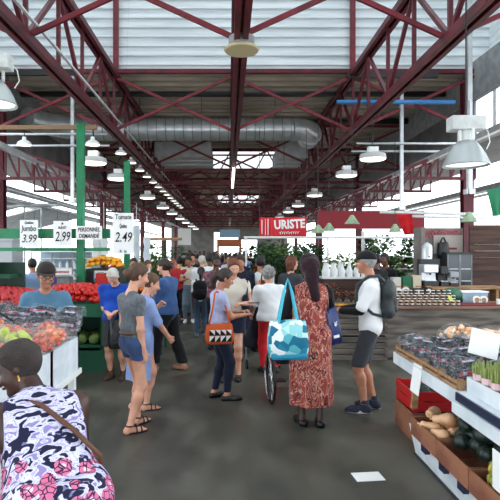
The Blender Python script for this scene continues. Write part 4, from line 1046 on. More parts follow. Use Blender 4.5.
def backpack(info, m, label, w=.28, h=.42, d=.15, zc=.30):
    p = world_of(info, info['tp'](0, -.19, zc)); t = thing('backpack', label, 'backpack', p, info['t'].rotation_euler[2])
    pr = [cap((-w*.28, 0, -h*.25), (w*.28, 0, -h*.25), d*.62, k=.04, n=(0, 1, 0), s=1.3), cap((-w*.24, 0, h*.22), (w*.24, 0, h*.22), d*.55, k=.04, n=(0, 1, 0), s=1.35), cap((0, 0, -h*.2), (0, 0, h*.25), d*.8, k=.06, n=(0, 1, 0), s=1.3)]
    sdf_obj('main_pouch', pr, .011, m, t)
    sdf_obj('front_pocket', [cap((-w*.2, -d*.5, -h*.2), (w*.2, -d*.5, -h*.2), d*.36, k=.03, n=(0, 1, 0), s=1.4), cap((-w*.18, -d*.5, -h*.04), (w*.18, -d*.5, -h*.04), d*.3, k=.03, n=(0, 1, 0), s=1.4)], .011, m, t)
    s = info['s']
    for sx in (-1, 1):
        MB().tube([(sx*w*.3, d*.3, h*.42), (sx*w*.36, d*.75, h*.56), (sx*w*.42, d*1.5, h*.56), (sx*w*.5, d*2.45, h*.36), (sx*w*.62, d*2.45, 0), (sx*w*.62, d*1.2, -h*.32), (sx*w*.4, d*.3, -h*.4)], .017, 8).build('shoulder_strap', m, t, smooth=True)
    MB().tube([(-.03, .0, h*.45), (0, 0, h*.53), (.03, 0, h*.45)], .008, 6).build('grab_handle', m, t)
backpack(m15, mat('charcoal nylon', (52, 58, 60), (42, 48, 50), rough=.6, scale=20), 'charcoal backpack worn by the man in the black cap', h=.46, d=.135, w=.27)
backpack(g10, black_c, 'small black backpack worn by the girl in the aisle', w=.26, h=.36, d=.15, zc=.28)
# things in hands
t = thing('camera', 'small black camera held by the man in the black cap', 'camera', world_of(m15, (-.03, .44, 1.12)), R(72))
MB().bx(-.06, .06, -.02, .02, -.03, .035).build('casing', black_m, t, bevel=.006); MB().cyl((0, .02, 0), (0, .055, 0), .024, n=14).build('lens', darkm, t)
t = thing('phone', 'dark phone held by the woman in pale blue', 'phone', world_of(g7, (0, .45, 1.15)), R(-76)); MB().bx(-.035, .035, -.07, .07, -.004, .004).build('casing', black_m, t, bevel=.003)

# ---------------------------------------------------------------- wheelchair and walker
def wheelchair():
    t = thing('wheelchair', 'dark wheelchair pushed by the woman in the print dress', 'wheelchair', (.80, 5.95, 0), R(4))
    chrome = mat('chrome tube', (190, 190, 192), rough=.2, metal=.9)
    for sx in (-1, 1):
        x = sx*.29; w = MB(); w.tube([(x, .3*math.cos(a), .305+.3*math.sin(a)) for a in np.linspace(0, 2*PI, 33)[:-1]], .016, 8, closed=True); wo = w.build('wheel', black_m, t, smooth=True)
        w = MB(); w.tube([(x+sx*.035, .255*math.cos(a), .305+.255*math.sin(a)) for a in np.linspace(0, 2*PI, 33)[:-1]], .009, 6, closed=True); w.build('push_rim', chrome, wo, smooth=True)
        w = MB(); w.cyl((x-.03, 0, .305), (x+.03, 0, .305), .03)
        for a in np.linspace(0, 2*PI, 19)[:-1]: w.bar((x, 0, .305), (x, .29*math.cos(a), .305+.29*math.sin(a)), .004, .004)
        w.build('spokes', chrome, wo)
        w = MB(); w.tube([(x*.85, -.12, .95), (x*.85, -.02, .94), (x*.85, 0, .9), (x*.85, 0, .45), (x*.85, .4, .45), (x*.85, .46, .4), (x*.85, .5, .12)], .013, 8); w.build('side_frame', chrome, t, smooth=True)
        w = MB(); w.cyl((x*.85, -.13, .95), (x*.85, -.03, .945), .019); w.build('hand_grip', black_m, t)
        w = MB(); w.cyl((x*.8-.015, .42, .09), (x*.8+.015, .42, .09), .09, n=18); w.build('caster', darkm, t)
        w = MB(); w.bx(x*.9-.025, x*.9+.025, .05, .33, .64, .67); w.build('armrest', black_m, t, bevel=.01)
    MB().bx(-.23, .23, -.02, .02, .48, .92).build('backrest', mat('navy vinyl seat', (18, 22, 40), rough=.5), t, bevel=.01)
    MB().bx(-.22, .22, 0, .42, .44, .5).build('seat', mat('navy vinyl seat', (18, 22, 40)), t, bevel=.015)
    MB().bx(-.18, -.02, .48, .62, .1, .12).bx(.02, .18, .48, .62, .1, .12).build('footrest', black_m, t)
wheelchair()
t = thing('walker', 'grey wheeled walking frame pushed by the woman in red trousers', 'walker', (.50, 7.78, 0), R(10))
for sx in (-1, 1):
    MB().tube([(sx*.25, -.14, .92), (sx*.25, -.03, .92), (sx*.25, .0, .86), (sx*.25, -.16, .1)], .013, 8).build('rear_leg', galv, t, smooth=True)
    MB().tube([(sx*.25, 0, .86), (sx*.25, .24, .1)], .013, 8).build('front_leg', galv, t, smooth=True)
    MB().cyl((sx*.25-.012, -.17, .07), (sx*.25+.012, -.17, .07), .07, n=16).build('wheel', black_m, t); MB().cyl((sx*.25-.012, .25, .07), (sx*.25+.012, .25, .07), .07, n=16).build('wheel', black_m, t)
    MB().cyl((sx*.25, -.15, .92), (sx*.25, -.04, .92), .018).build('hand_grip', black_m, t)
MB().bx(-.24, .24, -.06, .14, .5, .53).build('seat', black_m, t)
tote('black bag with yellow and orange panels hanging off the walking frame', (.36, 7.5, .33), .27, .42, .16, ramp_mat('dark print bag', [(0, (24, 26, 38)), (.6, (22, 24, 34)), (.78, (206, 120, 40)), (.88, (200, 190, 90))], 7), 20, strap=.16, smat=black_c, roll=14)
# ---------------------------------------------------------------- stall materials
wood_l = mat('pale crate wood', (176, 138, 100), (140, 104, 72), rough=.8, scale=3, stretch=(1, 8, 8))
wood_g = mat('weathered grey planks', (112, 104, 96), (74, 68, 62), rough=.85, scale=2.5, stretch=(.6, 5, 5), detail=8)
wood_d = mat('dark brown boards', (84, 60, 50), (58, 42, 38), rough=.8, scale=2, stretch=(.5, 6, 6), detail=8)
card = mat('brown fruit carton', (150, 100, 74), (122, 74, 56), rough=.9, scale=3)
foam = mat('white foam board', (216, 222, 226), (196, 204, 210), rough=.8, scale=4)
paper = mat('white paper', (236, 236, 234), rough=.8); ink = mat('black marker ink', (22, 22, 26), rough=.7); redink = mat('red marker ink', (176, 40, 48), rough=.7)
g_stand = mat('green stall boarding', (22, 96, 66), (16, 80, 54), rough=.6, scale=2); dk_green = mat('dark green plastic', (24, 56, 44), rough=.5)
redpl = mat('red plastic crate', (196, 36, 40), rough=.4); bluepl = mat('blue plastic', (40, 84, 170), rough=.4)
film = mat('clear plastic film', (230, 236, 240), rough=.2, alpha=.07, spec=.35)
def fruit_mesh(name, m, r=.035, sq=.85, ridges=0, n=12, k=8, parent=None):
    b = MB(); prof = []
    for j in range(k+1):
        a = PI*j/k; rr = math.sin(a); z = -math.cos(a)*sq; z += -.12*math.exp(-((a-PI)/.35)**2)+.08*math.exp(-(a/.35)**2)
        prof.append((rr*r, z*r))
    b.lathe(prof, n=n)
    if ridges:
        b.v = [((x*(1+.09*math.cos(ridges*math.atan2(y, x)))), y*(1+.09*math.cos(ridges*math.atan2(y, x))), z) for x, y, z in b.v]
    o = b.build(name, m, parent, smooth=True); return o
tom_m = mat('tomato skin', (206, 40, 28), (186, 26, 22), rough=.25, scale=12); mango_m = mat('yellow mango skin', (240, 180, 40), (236, 150, 30), rough=.35, scale=9)
orange_m = mat('orange peel', (232, 124, 36), (220, 104, 30), rough=.5, scale=20, bump=.2, bscale=90); apple_g = mat('green apple skin', (168, 186, 60), (186, 196, 90), rough=.3, scale=9)
cab_m = mat('pale green melon skin', (128, 152, 84), (100, 126, 66), rough=.6, scale=6); straw_m = mat('deep red berry', (190, 34, 44), (160, 20, 34), rough=.35, scale=30)
butter_m = mat('butternut skin', (232, 188, 148), (216, 164, 122), rough=.5, scale=6); squash_m = mat('dark green squash skin', (34, 48, 40), (22, 32, 28), rough=.4, scale=12)
acorn_m = mat('striped gourd skin', (206, 186, 70), (96, 116, 50), rough=.5, scale=5, stretch=(4, 4, .6)); lime_m = mat('lime skin', (120, 160, 60), rough=.4); leaf_m = mat('leaf green', (62, 104, 48), (42, 78, 36), rough=.6, scale=14)
leaf2 = mat('light leaf green', (110, 146, 76), (80, 118, 56), rough=.6, scale=14); leaf3 = mat('deep leaf green', (36, 66, 40), (26, 50, 30), rough=.6, scale=12)
def pile(kind, m, label, cat, group, x0, x1, y0, y1, z, r, mound=.0, tilt=0, sq=.85, ridges=0, jit=.35, layers=1, maxn=300, shapes=None, n=12, stem=False):
    o = shapes() if shapes else fruit_mesh(kind, m, r, sq, ridges, n=n, k=8 if n > 8 else 6)
    tag(o, label, cat, group); first = True; c = 0
    for L_ in range(layers):
        st = r*1.92; ox = st*.5*(L_ % 2)
        y = y0+r+ox
        while y <= y1-r:
            x = x0+r+(st*.5 if int(round((y-y0)/st)) % 2 else 0)
            while x <= x1-r:
                u = (x-x0)/(x1-x0)*2-1; v = (y-y0)/(y1-y0)*2-1
                h = mound*max(0, (1-u*u)*(1-v*v*.6))
                if L_ == 0 or (abs(u) < 1-.22*L_ and abs(v) < 1-.15*L_):
                    if c < maxn:
                        p = (x+random.uniform(-jit, jit)*r, y+random.uniform(-jit, jit)*r, z+h+tilt*(y-y0)+r*sq+L_*r*1.35)
                        q = o if first else o.copy()
                        if not first: COL.objects.link(q)
                        first = False; q.location = p; q.rotation_euler = (random.uniform(-.5, .5), random.uniform(-.5, .5), random.uniform(0, 6)); s_ = random.uniform(.92, 1.06); q.scale = (s_, s_, s_); c += 1
                x += st
            y += st*.87
    return c
def table(label, x0, x1, y0, y1, z, m=None, th=.04, legs=True, name='table', cat='table', skirt=None):
    t = thing(name, label, cat, ((x0+x1)/2, (y0+y1)/2, 0)); m = m or wood_g
    b = MB(); b.bx(x0, x1, y0, y1, z-th, z); b.build('tabletop', m, t, world=True)
    for x in (x0+.06, x1-.06):
        for y in (y0+.06, y1-.06):
            b = MB(); b.bx(x-.025, x+.025, y-.025, y+.025, 0, z-th); b.build('leg', m, t, world=True)
    return t
def crate(label, x0, x1, y0, y1, z0, h, m, cat='crate', th=.012, slats=False, name='crate', rz=0, group=None):
    cx, cy = (x0+x1)/2, (y0+y1)/2; t = thing(name, label, cat, (cx, cy, z0), rz, group); w, d = x1-x0, y1-y0
    MB().bx(-w/2, w/2, -d/2, d/2, 0, th).build('base', m, t)
    for sy in (-1, 1):
        b = MB()
        if slats:
            n = max(2, int(h/.08)); sh = h/n
            for k in range(n): b.bx(-w/2, w/2, sy*d/2-th/2, sy*d/2+th/2, k*sh+.004, (k+1)*sh-.012)
            b.bx(-w/2, -w/2+.04, sy*d/2-th, sy*d/2+th, 0, h); b.bx(w/2-.04, w/2, sy*d/2-th, sy*d/2+th, 0, h)
        else: b.bx(-w/2, w/2, sy*d/2-th/2, sy*d/2+th/2, 0, h)
        b.build('end_panel', m, t)
    for sx in (-1, 1):
        b = MB()
        if slats:
            n = max(2, int(h/.08)); sh = h/n
            for k in range(n): b.bx(sx*w/2-th/2, sx*w/2+th/2, -d/2, d/2, k*sh+.004, (k+1)*sh-.012)
        else: b.bx(sx*w/2-th/2, sx*w/2+th/2, -d/2, d/2, 0, h)
        b.build('side_panel', m, t)
    return t
def leafy(name, label, cat, loc, r, h, n=120, m=None, m2=None, ls=.07, pot=None, group=None, zc=None, droop=.2, seed=None, stem=False):
    t = thing(name, label, cat, loc, 0, group); rnd = random.Random(seed or hash(label) % 999)
    z0 = 0
    if pot:
        z0 = pot[1]; MB().lathe([(pot[0]*.7, 0), (pot[0], z0), (pot[0]*1.06, z0), (pot[0]*1.06, z0*.85)], n=18).build('pot', pot[2], t, smooth='auto')
    b = MB(); 
    for i in range(n):
        a = rnd.uniform(0, 2*PI); u = rnd.random()**.5; f = rnd.uniform(-1, 1)
        c = Vector((math.cos(a)*r*u*(1-.3*f*f), math.sin(a)*r*u*(1-.3*f*f), z0+h*(.5+.5*f*math.sqrt(max(0, 1-u*u*.6)))))
        d = Vector((math.cos(a), math.sin(a), rnd.uniform(-droop, .8))).normalized(); sd = d.cross(Vector((0, 0, 1))).normalized()
        L_ = ls*rnd.uniform(.7, 1.3); w = L_*.3; nr = sd.cross(d)
        b.add([c, c+d*L_*.5+sd*w+nr*L_*.1, c+d*L_, c+d*L_*.5-sd*w+nr*L_*.1, c+d*L_*.5-nr*.004], [(0, 1, 4), (1, 2, 4), (2, 3, 4), (3, 0, 4)])
    b.build('foliage', m or leaf_m, t)
    b = MB()
    for i in range(7):
        a = rnd.uniform(0, 6.28); b.bar((0, 0, z0*.8), (math.cos(a)*r*.5, math.sin(a)*r*.5, z0+h*.7), .008, .008)
    b.build('stems', m2 or leaf3, t)
    return t

# ================================================================ LEFT FRONT STALL
table('folding table under the foam crates of the front left stall', -2.7, -1.17, 2.72, 4.0, .86, white_m)
def foamcrate(label, x0, x1, y0, y1, z0, h):
    t = thing('foam_crate', label, 'crate', ((x0+x1)/2, (y0+y1)/2, z0)); w, d = x1-x0, y1-y0
    MB().bx(-w/2+.02, w/2-.02, -d/2+.02, d/2-.02, .001, .02).build('base', foam, t)
    for sx in (-1, 1): MB().bx(sx*(w/2-.012)-.012, sx*(w/2-.012)+.012, -d/2, d/2, 0, h).build('side_panel', foam, t)
    for sy in (-1, 1): MB().bx(-w/2, w/2, sy*(d/2-.012)-.012, sy*(d/2-.012)+.012, 0, h).build('end_panel', foam, t)
for i, (a, c, nm) in enumerate(((2.74, 3.345, 'near'), (3.35, 3.955, 'far'))):
    foamcrate('lower white foam crate at the aisle edge of the front left stall, %s one' % nm, -1.62, -1.18, a, c, .86, .13)
    foamcrate('upper white foam crate at the aisle edge of the front left stall, %s one' % nm, -1.62, -1.18, a, c, .99, .13)
for i, (a, c, nm) in enumerate(((2.74, 3.34, 'near'), (3.36, 3.96, 'far'))):
    foamcrate('white foam crate under the bagged fruit behind the aisle edge, %s one' % nm, -2.16, -1.66, a, c, .86, .24)
    foamcrate('white foam crate under the bagged fruit at the far left, %s one' % nm, -2.68, -2.18, a, c, .86, .24)
def bag_of(label, loc, m, r=.014, size=(.13, .1, .06), group=None, n=60, cat='bag of fruit', rz=0, seed=0, red=None):
    t = thing('fruit_bag', label, cat, loc, rz, group); rnd = random.Random(seed)
    b = MB()
    for i in range(n):
        a, u, f = rnd.uniform(0, 6.28), rnd.random()**.5, rnd.random()**.6
        b.cur = 1 if (red and rnd.random() < .4) else 0
        b.sph((math.cos(a)*u*size[0], math.sin(a)*u*size[1], r+size[2]*f*math.sqrt(max(0, 1-u*u))*1.3), r*rnd.uniform(.85, 1.1), 7, 5)
    o = b.build('fruit', [m, red] if red else m, t, smooth=True); o['kind'] = 'stuff'
    b = MB(); sc = 1.12
    b.sph((0, 0, size[2]*.6), (size[0]*sc+r, size[1]*sc+r, size[2]*1.05+r), 16, 10)
    b.v = [(x*(1+.05*math.sin(23*x+31*z+seed)), y*(1+.05*math.sin(19*y+27*x)), max(z, .002)+.006*math.sin(60*x+50*y)) for x, y, z in b.v]
    b.build('plastic_film', film, t, smooth=True)
    return t
cher = mat('orange cherry tomatoes', (224, 110, 52), (206, 70, 40), rough=.25, scale=14); cher2 = mat('pink red cherry tomatoes', (208, 92, 66), rough=.25); peach = mat('peach tomato', (230, 156, 110), rough=.4)
berry = mat('black berries', (28, 24, 38), (18, 16, 26), rough=.3, scale=40); mesh_red = mat('red berry', (150, 34, 40), rough=.3)
k = 0
for (x, y) in ((-1.30, 3.32), (-1.28, 3.54), (-1.47, 3.46), (-1.52, 3.66), (-1.32, 3.70), (-1.72, 3.68), (-1.46, 3.3), (-1.22, 3.42), (-1.36, 2.86), (-1.32, 3.1), (-1.62, 2.92), (-1.60, 3.16), (-1.86, 2.98), (-1.88, 3.22), (-1.64, 3.4), (-1.9, 3.46), (-2.14, 3.3), (-2.16, 3.06), (-2.4, 3.4), (-2.42, 3.16), (-2.16, 3.55), (-2.45, 3.62), (-2.1, 2.84), (-2.4, 2.9)):
    bag_of('clear bag of small orange and red tomatoes on the front left stall', (x, y, 1.12+.025*((k*7) % 3)), cher, .016, (.13, .11, .075), 'bagged tomatoes on the front left stall', 60, 'bag of tomatoes', k*.7, k, peach if k % 2 else cher2); k += 1
bag_of('clear bag of green apples on the front left stall', (-1.36, 3.13, 1.19), apple_g, .033, (.10, .09, .06), None, 14, 'bag of apples', 0, 77)
bag_of('clear bag of yellow green apples at the left edge of the photo', (-1.72, 2.62+.2, 1.2), apple_g, .035, (.10, .09, .06), None, 12, 'bag of apples', 0, 78)
def clamshell(label, loc, rz, group, seed=0, red=False, proto=[]):
    if proto:
        q = dup(proto[0], loc, rz, label, group); q.rotation_euler[0] = random.uniform(-.25, .25); q.rotation_euler[1] = random.uniform(-.22, .22); return q
    t = thing('berry_punnet', label, 'punnet', loc, rz, group); rnd = random.Random(seed)
    b = MB()
    for i in range(46): b.sph((rnd.uniform(-.075, .075), rnd.uniform(-.05, .05), rnd.uniform(.014, .07)), .0135, 7, 5)
    o = b.build('berries', berry, t, smooth=True); o['kind'] = 'stuff'
    b = MB(); b.box((0, 0, .022), (.185, .13, .045), taper=1.06); b.build('tray', film, t)
    b = MB(); b.box((0, 0, .063), (.195, .14, .036), taper=.86); b.build('lid', mat('glossy clear lid', (220, 232, 238), rough=.2, alpha=.07, spec=.5), t)
    MB().bx(-.098, .098, -.074, -.070, .012, .034).bx(-.03, .045, -.02, .02, .0815, .0835).build('label', mat('punnet label', (170, 44, 56), (170, 190, 210), rough=.5, scale=26), t)
    proto.append(t); return t
gL = 'dark berry punnets at the back of the front left stall'
for i in range(5):
    for j in range(3):
        for L_ in range(2):
            clamshell('clear punnet of dark berries at the back of the front left stall, %s layer' % ('lower', 'upper')[L_], (-1.26-.2*i+random.uniform(-.02, .02), 3.80+.085*j, 1.12+.085*L_+.03*j+random.uniform(0, .015)), random.uniform(-.4, .4), gL+', %s layer' % ('lower', 'upper')[L_])
MB().tube([(-1.95, 3.3, 1.28), (-1.8, 3.42, 1.36), (-1.6, 3.5, 1.36), (-1.45, 3.5, 1.27)], .008, 6).solo('bag_handle', black_m, 'thin black arched handle on the bagged fruit at the left', 'handle', smooth=True)
# tubular walker at the lower left corner
t = thing('shopping_cart_frame', 'pale metal tube frame at the lower left corner beside the floral dress', 'cart', (-1.02, 2.12, 0))
for z in (.70, .56): MB().tube([(-.22, 0, z-.02), (-.05, 0, z), (.07, 0, z+.01), (.10, .06, z+.01), (.10, .26, z+.01)], .013, 8).build('tube_rail', white_m, t, smooth=True)
MB().tube([(-.16, 0, 0), (-.16, 0, .56), (-.16, 0, .92)], .013, 8).build('tube_post', white_m, t, smooth=True); MB().tube([(.10, .26, 0), (.10, .26, .72)], .013, 8).build('tube_post', white_m, t, smooth=True)

# ================================================================ GREEN TOMATO STAND (left)
t = thing('produce_stand', 'green boarded stand of tomatoes with melons on its lower shelf', 'stand', (-2.7, 7.9, 0))
b = MB(); b.bx(-3.75, -1.86, 7.42, 7.46, .80, 1.0); b.build('front_board', g_stand, t, world=True)
b = MB(); b.bx(-3.75, -1.86, 7.42, 7.48, .0, .30); b.build('kick_board', g_stand, t, world=True)
b = MB(); b.bx(-3.75, -1.86, 7.46, 8.3, .94, .97); b.build('upper_deck', g_stand, t, world=True)
b = MB(); b.bx(-3.75, -1.86, 7.46, 8.2, .34, .38); b.build('lower_shelf', g_stand, t, world=True)
b = MB(); b.bx(-3.75, -1.86, 8.2, 8.24, .0, .94); b.build('back_board', mat('back board green', (14, 62, 46), rough=.7), t, world=True)
for x in (-3.75, -1.9): b = MB(); b.bx(x, x+.04, 7.46, 8.3, 0, .94); b.build('end_board', g_stand, t, world=True)
print('tom', pile('tomato', tom_m, 'ripe red tomato in the heap on the green stand', 'tomato', 'tomatoes on the green stand', -2.9, -1.88, 7.47, 8.15, .97, .048, mound=.09, tilt=.18, layers=2, maxn=260, n=10))
pile('melon', cab_m, 'round pale green melon on the lower shelf of the green stand', 'melon', 'melons on the lower shelf', -2.7, -1.95, 7.5, 8.1, .38, .085, sq=.9, maxn=20, n=16)
# left section: red berries heap in punnets higher up
t = thing('produce_stand', 'green stepped stand of red fruit at the left edge behind the stallholder', 'stand', (-3.9, 6.9, 0))
b = MB(); b.bx(-4.6, -2.58, 6.1, 6.14, 0, 1.04); b.build('front_board', g_stand, t, world=True)
b = MB(); b.bx(-4.6, -2.58, 6.14, 7.3, 1.02, 1.06); b.build('upper_deck', g_stand, t, world=True)
b = MB(); b.bx(-4.6, -2.98, 7.3, 7.36, 1.0, 1.62); b.build('back_board', dk_green, t, world=True)
b = MB(); b.bx(-2.62, -2.58, 6.14, 7.3, 0, 1.02); b.build('end_board', g_stand, t, world=True)
pile('red_apple', mat('red apple skin', (196, 52, 56), (170, 36, 44), rough=.35, scale=12), 'red fruit in the heap at the left edge behind the stallholder', 'fruit', 'red fruit on the left stand', -4.2, -2.62, 6.25, 7.25, 1.06, .042, mound=.12, tilt=.10, layers=2, maxn=300, n=9)
for i in range(8):
    bag_of('clear bag of dark plums along the front of the left green stand', (-2.76-.24*i, 6.2, 1.06), mat('plum skin', (74, 30, 40), rough=.35), .022, (.11, .07, .06), 'bags of plums', 26, 'bag of plums', 0, i+200)
MB().box((-3.55, 7.0, 1.60-.0), (.5, .35, .28)).solo('storage_box', dk_green, 'dark green box on the shelf above the red fruit at the left edge', 'box', bevel=.01)
b = MB(); b.bx(-4.6, -3.05, 7.0, 7.5, 1.40, 1.45); b.solo('shelf_board', g_stand, 'green shelf board behind the stallholder at the left edge', 'shelf')
# cap stand beside the tomatoes: scale and card sign
t = thing('weighing_scale', 'grey weighing scale with a white and pink card between the red fruit and tomatoes', 'scale', (-2.8, 8.6, 1.2))
MB().bx(-.2, .2, -.15, .15, .15, .18).build('pan', galv, t); MB().bx(-.1, .1, -.1, .1, -.22, .15).build('body', greym, t); MB().bx(-.16, .16, -.17, -.16, .18, .28).build('card', paper, t)
scribble(t, -.12, .12, .23, .04, redink, y=-.172)
b = MB(); b.bx(-3.3, -2.5, 8.4, 9.2, .0, .98); b.solo('stall_cabinet', dk_green, 'dark green cabinet under the weighing scale', 'cabinet')
# mango rack
t = thing('display_rack', 'dark green stepped rack under the yellow mangoes', 'rack', (-2.1, 9.2, 0))
b = MB(); b.bx(-2.56, -1.95, 9.0, 9.5, 1.42, 1.46); b.build('top_shelf', dk_green, t, world=True)
for (z, yy, ext) in ((1.15, 8.85, .12), (.85, 8.65, .24)):
    b = MB(); b.bx(-2.62, -1.75+ext*.4, yy, 9.5, z, z+.04); b.build('shelf', dk_green, t, world=True)
for x in (-2.6, -1.98): b = MB(); b.bx(x, x+.05, 8.9, 9.5, 0, 1.42); b.build('upright', dk_green, t, world=True)
pile('mango', mango_m, 'yellow mango in the heap on the dark green rack', 'mango', 'mangoes on the rack', -2.62, -1.92, 8.98, 9.5, 1.46, .047, mound=.1, layers=2, maxn=140, sq=.8, n=10)
crate('red carton below the mangoes on the dark green rack', -2.3, -2.0, 8.7, 9.0, 1.19, .2, mat('red carton', (190, 40, 36), rough=.6))
t = thing('price_card', 'white price card on the front of the mango rack', 'sign', (-2.22, 8.96, 1.3)); MB().bx(-.17, .17, -.004, .004, 0, .13).build('card', paper, t); scribble(t, -.13, .13, .065, .07, ink, y=-.008)
pile('orange', orange_m, 'orange in the heap beside the man in royal blue', 'orange', 'oranges on the rack', -1.68, -1.12, 8.6, 9.3, 1.05, .045, mound=.06, layers=2, maxn=120, n=9)
table('low green table under the oranges', -1.70, -1.1, 8.55, 9.35, 1.05, g_stand)
t = thing('price_card', 'pink edged white price card above the oranges', 'sign', (-1.68, 9.5, 1.34)); MB().bx(-.2, .2, -.004, .004, 0, .12).bx(-.01, .01, -.0, .01, -.3, 0).build('card', paper, t); scribble(t, -.16, .16, .06, .04, redink, y=-.008)

# green posts and beam, price signs
t = thing('sign_beam', 'green horizontal beam that the left price signs hang from', 'beam', (-3.2, 8.7, 2.02)); b = MB(); b.bx(-5.6, -2.05, 8.64, 8.76, 2.0, 2.17); b.build('beam', green_m, t, world=True)
b = MB(); b.bx(-5.6, -2.05, 8.68, 8.72, 1.78, 1.84); b.build('lower_rail', green_m, t, world=True)
for (x, y, z1, l) in ((-2.56, 8.7, 4.0, 'taller green steel post above the price signs on the left'), (-2.2, 10.9, 3.72, 'green steel post just behind the largest price sign'), (-4.15, 8.7, 2.6, 'thin green post behind the leftmost price sign')):
    r = .06 if z1 > 3 else .025
    b = MB(); b.bx(x-r, x+r, y-r, y+r, 0, z1); b.solo('green_post', green_m, l, 'post')
def price_sign(label, px0, px1, py0, py1, y, lines):
    a = P(px0, py1, y); c = P(px1, py0, y); w, h = c.x-a.x, c.z-a.z
    t = thing('price_sign', label, 'sign', ((a.x+c.x)/2, y, a.z)); MB().bx(-w/2, w/2, -.004, .004, 0, h).build('card', paper, t, bevel=0)
    for (s_, sz, fx, fz, mm, sh) in lines:
        o = lettering(s_, sz*h, t, (fx*w, -.007, fz*h), mm, shear=sh, bold=.0012, sx=.75)
        X = [v.co.x for v in o.data.vertices]; tw = (max(X)-min(X))*.75
        if tw > w*.84: o.scale[0] = .75*w*.84/tw
    MB().bar((-w*.3, .0, h), (-w*.3, 0.03, h+.16), .004, .004).bar((w*.3, .0, h), (w*.3, .03, h+.16), .004, .004).build('hanging_string', ink, t)
price_sign('leftmost hanging white price sign reading Jumbo 3.99', 20, 38, 220, 247, 8.5, [('Québec', .14, 0, .9, ink, .2), ('Jumbo', .3, 0, .68, ink, .1), ('3⁹⁹'.replace('⁹⁹', '.99'), .42, 0, .3, ink, .25)])
price_sign('hanging white price sign reading 2.99 left of the green post', 53.5, 71.5, 221, 246, 8.5, [('Québec', .13, 0, .9, ink, .2), ('BLEUET', .13, 0, .73, ink, 0), ('2.99', .55, 0, .36, ink, .2)])
price_sign('wide white hanging sign asking for staff, right of the green post', 76, 102, 226, 239.5, 8.5, [('PERSONNEL', .42, 0, .72, ink, .1), ('DEMANDÉ', .42, 0, .25, ink, .1)])
price_sign('largest hanging white price sign reading Tomate Québec 2.49', 113, 133.5, 213, 254, 7.9, [('Tomate', .17, 0, .90, ink, .1), ('Québec', .15, 0, .68, ink, .1), ('2.49', .34, 0, .40, ink, .2), ('lb   kg', .09, 0, .07, ink, 0)])
for (x, yy, z0, h, l) in ((-2.05, 11.2, 1.35, 1.0, 'hanging strip of white produce bags just right of the largest price sign'), (-1.88, 11.6, 1.2, .9, 'second hanging strip of white produce bags beside the first'), (-2.5, 9.5, 1.62, .6, 'white produce bag roll hanging left of the largest price sign'), (-2.36, 9.5, 1.7, .5, 'small white bag roll hanging beside the bag roll')):
    b = MB(); n = 9; vs = []
    for j in range(n):
        for q in range(10):
            a = 2*PI*q/10; rr = .075*(1+.25*math.sin(j*2.1+q)); vs.append((x+rr*math.cos(a), yy+rr*.5*math.sin(a), z0+h*j/(n-1)))
    b.add(vs, [(j*10+q, j*10+(q+1) % 10, (j+1)*10+(q+1) % 10, (j+1)*10+q) for j in range(n-1) for q in range(10)]); b.cyl((x, yy, z0+h), (x, yy, z0+h+.5), .006, n=5)
    b.solo('produce_bags', foam, l, 'plastic bags', smooth='auto')
# coolers and clutter left background
cool = mat('pale blue cooler', (170, 190, 204), (150, 172, 190), rough=.4, scale=3)
t = thing('display_cooler', 'pale glass fronted display cooler behind the stallholder', 'cooler', (-4.0, 12.4, 0))
MB().bx(-.75, .75, -.35, .35, 0, .85).build('base', cool, t); MB().bx(-.75, .75, .3, .35, .85, 1.75).build('back_panel', cool, t)
MB().bx(-.75, .75, -.35, .35, 1.75, 1.85).build('top_panel', white_m, t)
for k, z in enumerate((1.08, 1.34, 1.58)):
    MB().bx(-.73, .73, -.2, .3, z, z+.02).build('shelf', white_m, t)
for x in (-.75, -.25, .25, .73): MB().bx(x-.015, x+.015, -.35, -.32, .85, 1.75).build('door_frame', greym, t)
for i in range(24):
    b = MB(); b.cyl((0, 0, 0), (0, 0, .12), .04, n=10); b.cyl((0, 0, .12), (0, 0, .17), .018, n=8)
    if i == 0: bt = b.build('bottle', mat('milk bottle', (222, 224, 226), rough=.3)); q = bt
    else: q = bt.copy(); COL.objects.link(q)
    q.location = (-4.65+.17*(i % 8), 12.35, (1.10, 1.36, .86)[i//8]); tag(q, 'small white bottle on a shelf of the pale display cooler', 'bottle', 'bottles in the display cooler')
for i, (x, y, z, w, h, c, l) in enumerate(((-5.0, 11.2, 0, 1.0, 1.2, (206, 208, 206), 'white serving counter at the left edge beyond the stallholder'), (-3.1, 13.8, 0, 1.4, 1.25, (190, 196, 200), 'pale counter between the cooler and the mango rack'), (-6.0, 13.2, 0, .9, 2.1, (170, 172, 176), 'tall grey panel at the left edge beneath the green beam'),
                                      (-2.9, 16.8, 0, 1.6, 1.2, (40, 90, 66), 'green stall base in the left middle distance'), (-2.9, 20, 0, 1.5, 1.1, (46, 96, 70), 'farther green stall base on the left'), (-2.9, 24, 0, 1.5, 1.1, (120, 90, 60), 'brown stall base far on the left'), (-3.0, 29, 0, 1.6, 1.1, (50, 90, 66), 'distant green stall base on the left'))):
    b = MB(); b.bx(-w/2, w/2, -.35, .35, z, z+h-.06); b.bx(-w/2-.04, w/2+.04, -.4, .4, z+h-.06, z+h); b.v = [(v[0]+x, v[1]+y, v[2]) for v in b.v]
    b.solo('stall_counter', mat('counter paint %d' % i, c, rough=.5), l, 'counter')
prod = [(leaf_m, 'leafy green herbs'), (orange_m, 'oranges'), (leaf2, 'lettuces'), (tom_m, 'tomatoes'), (mango_m, 'lemons')]
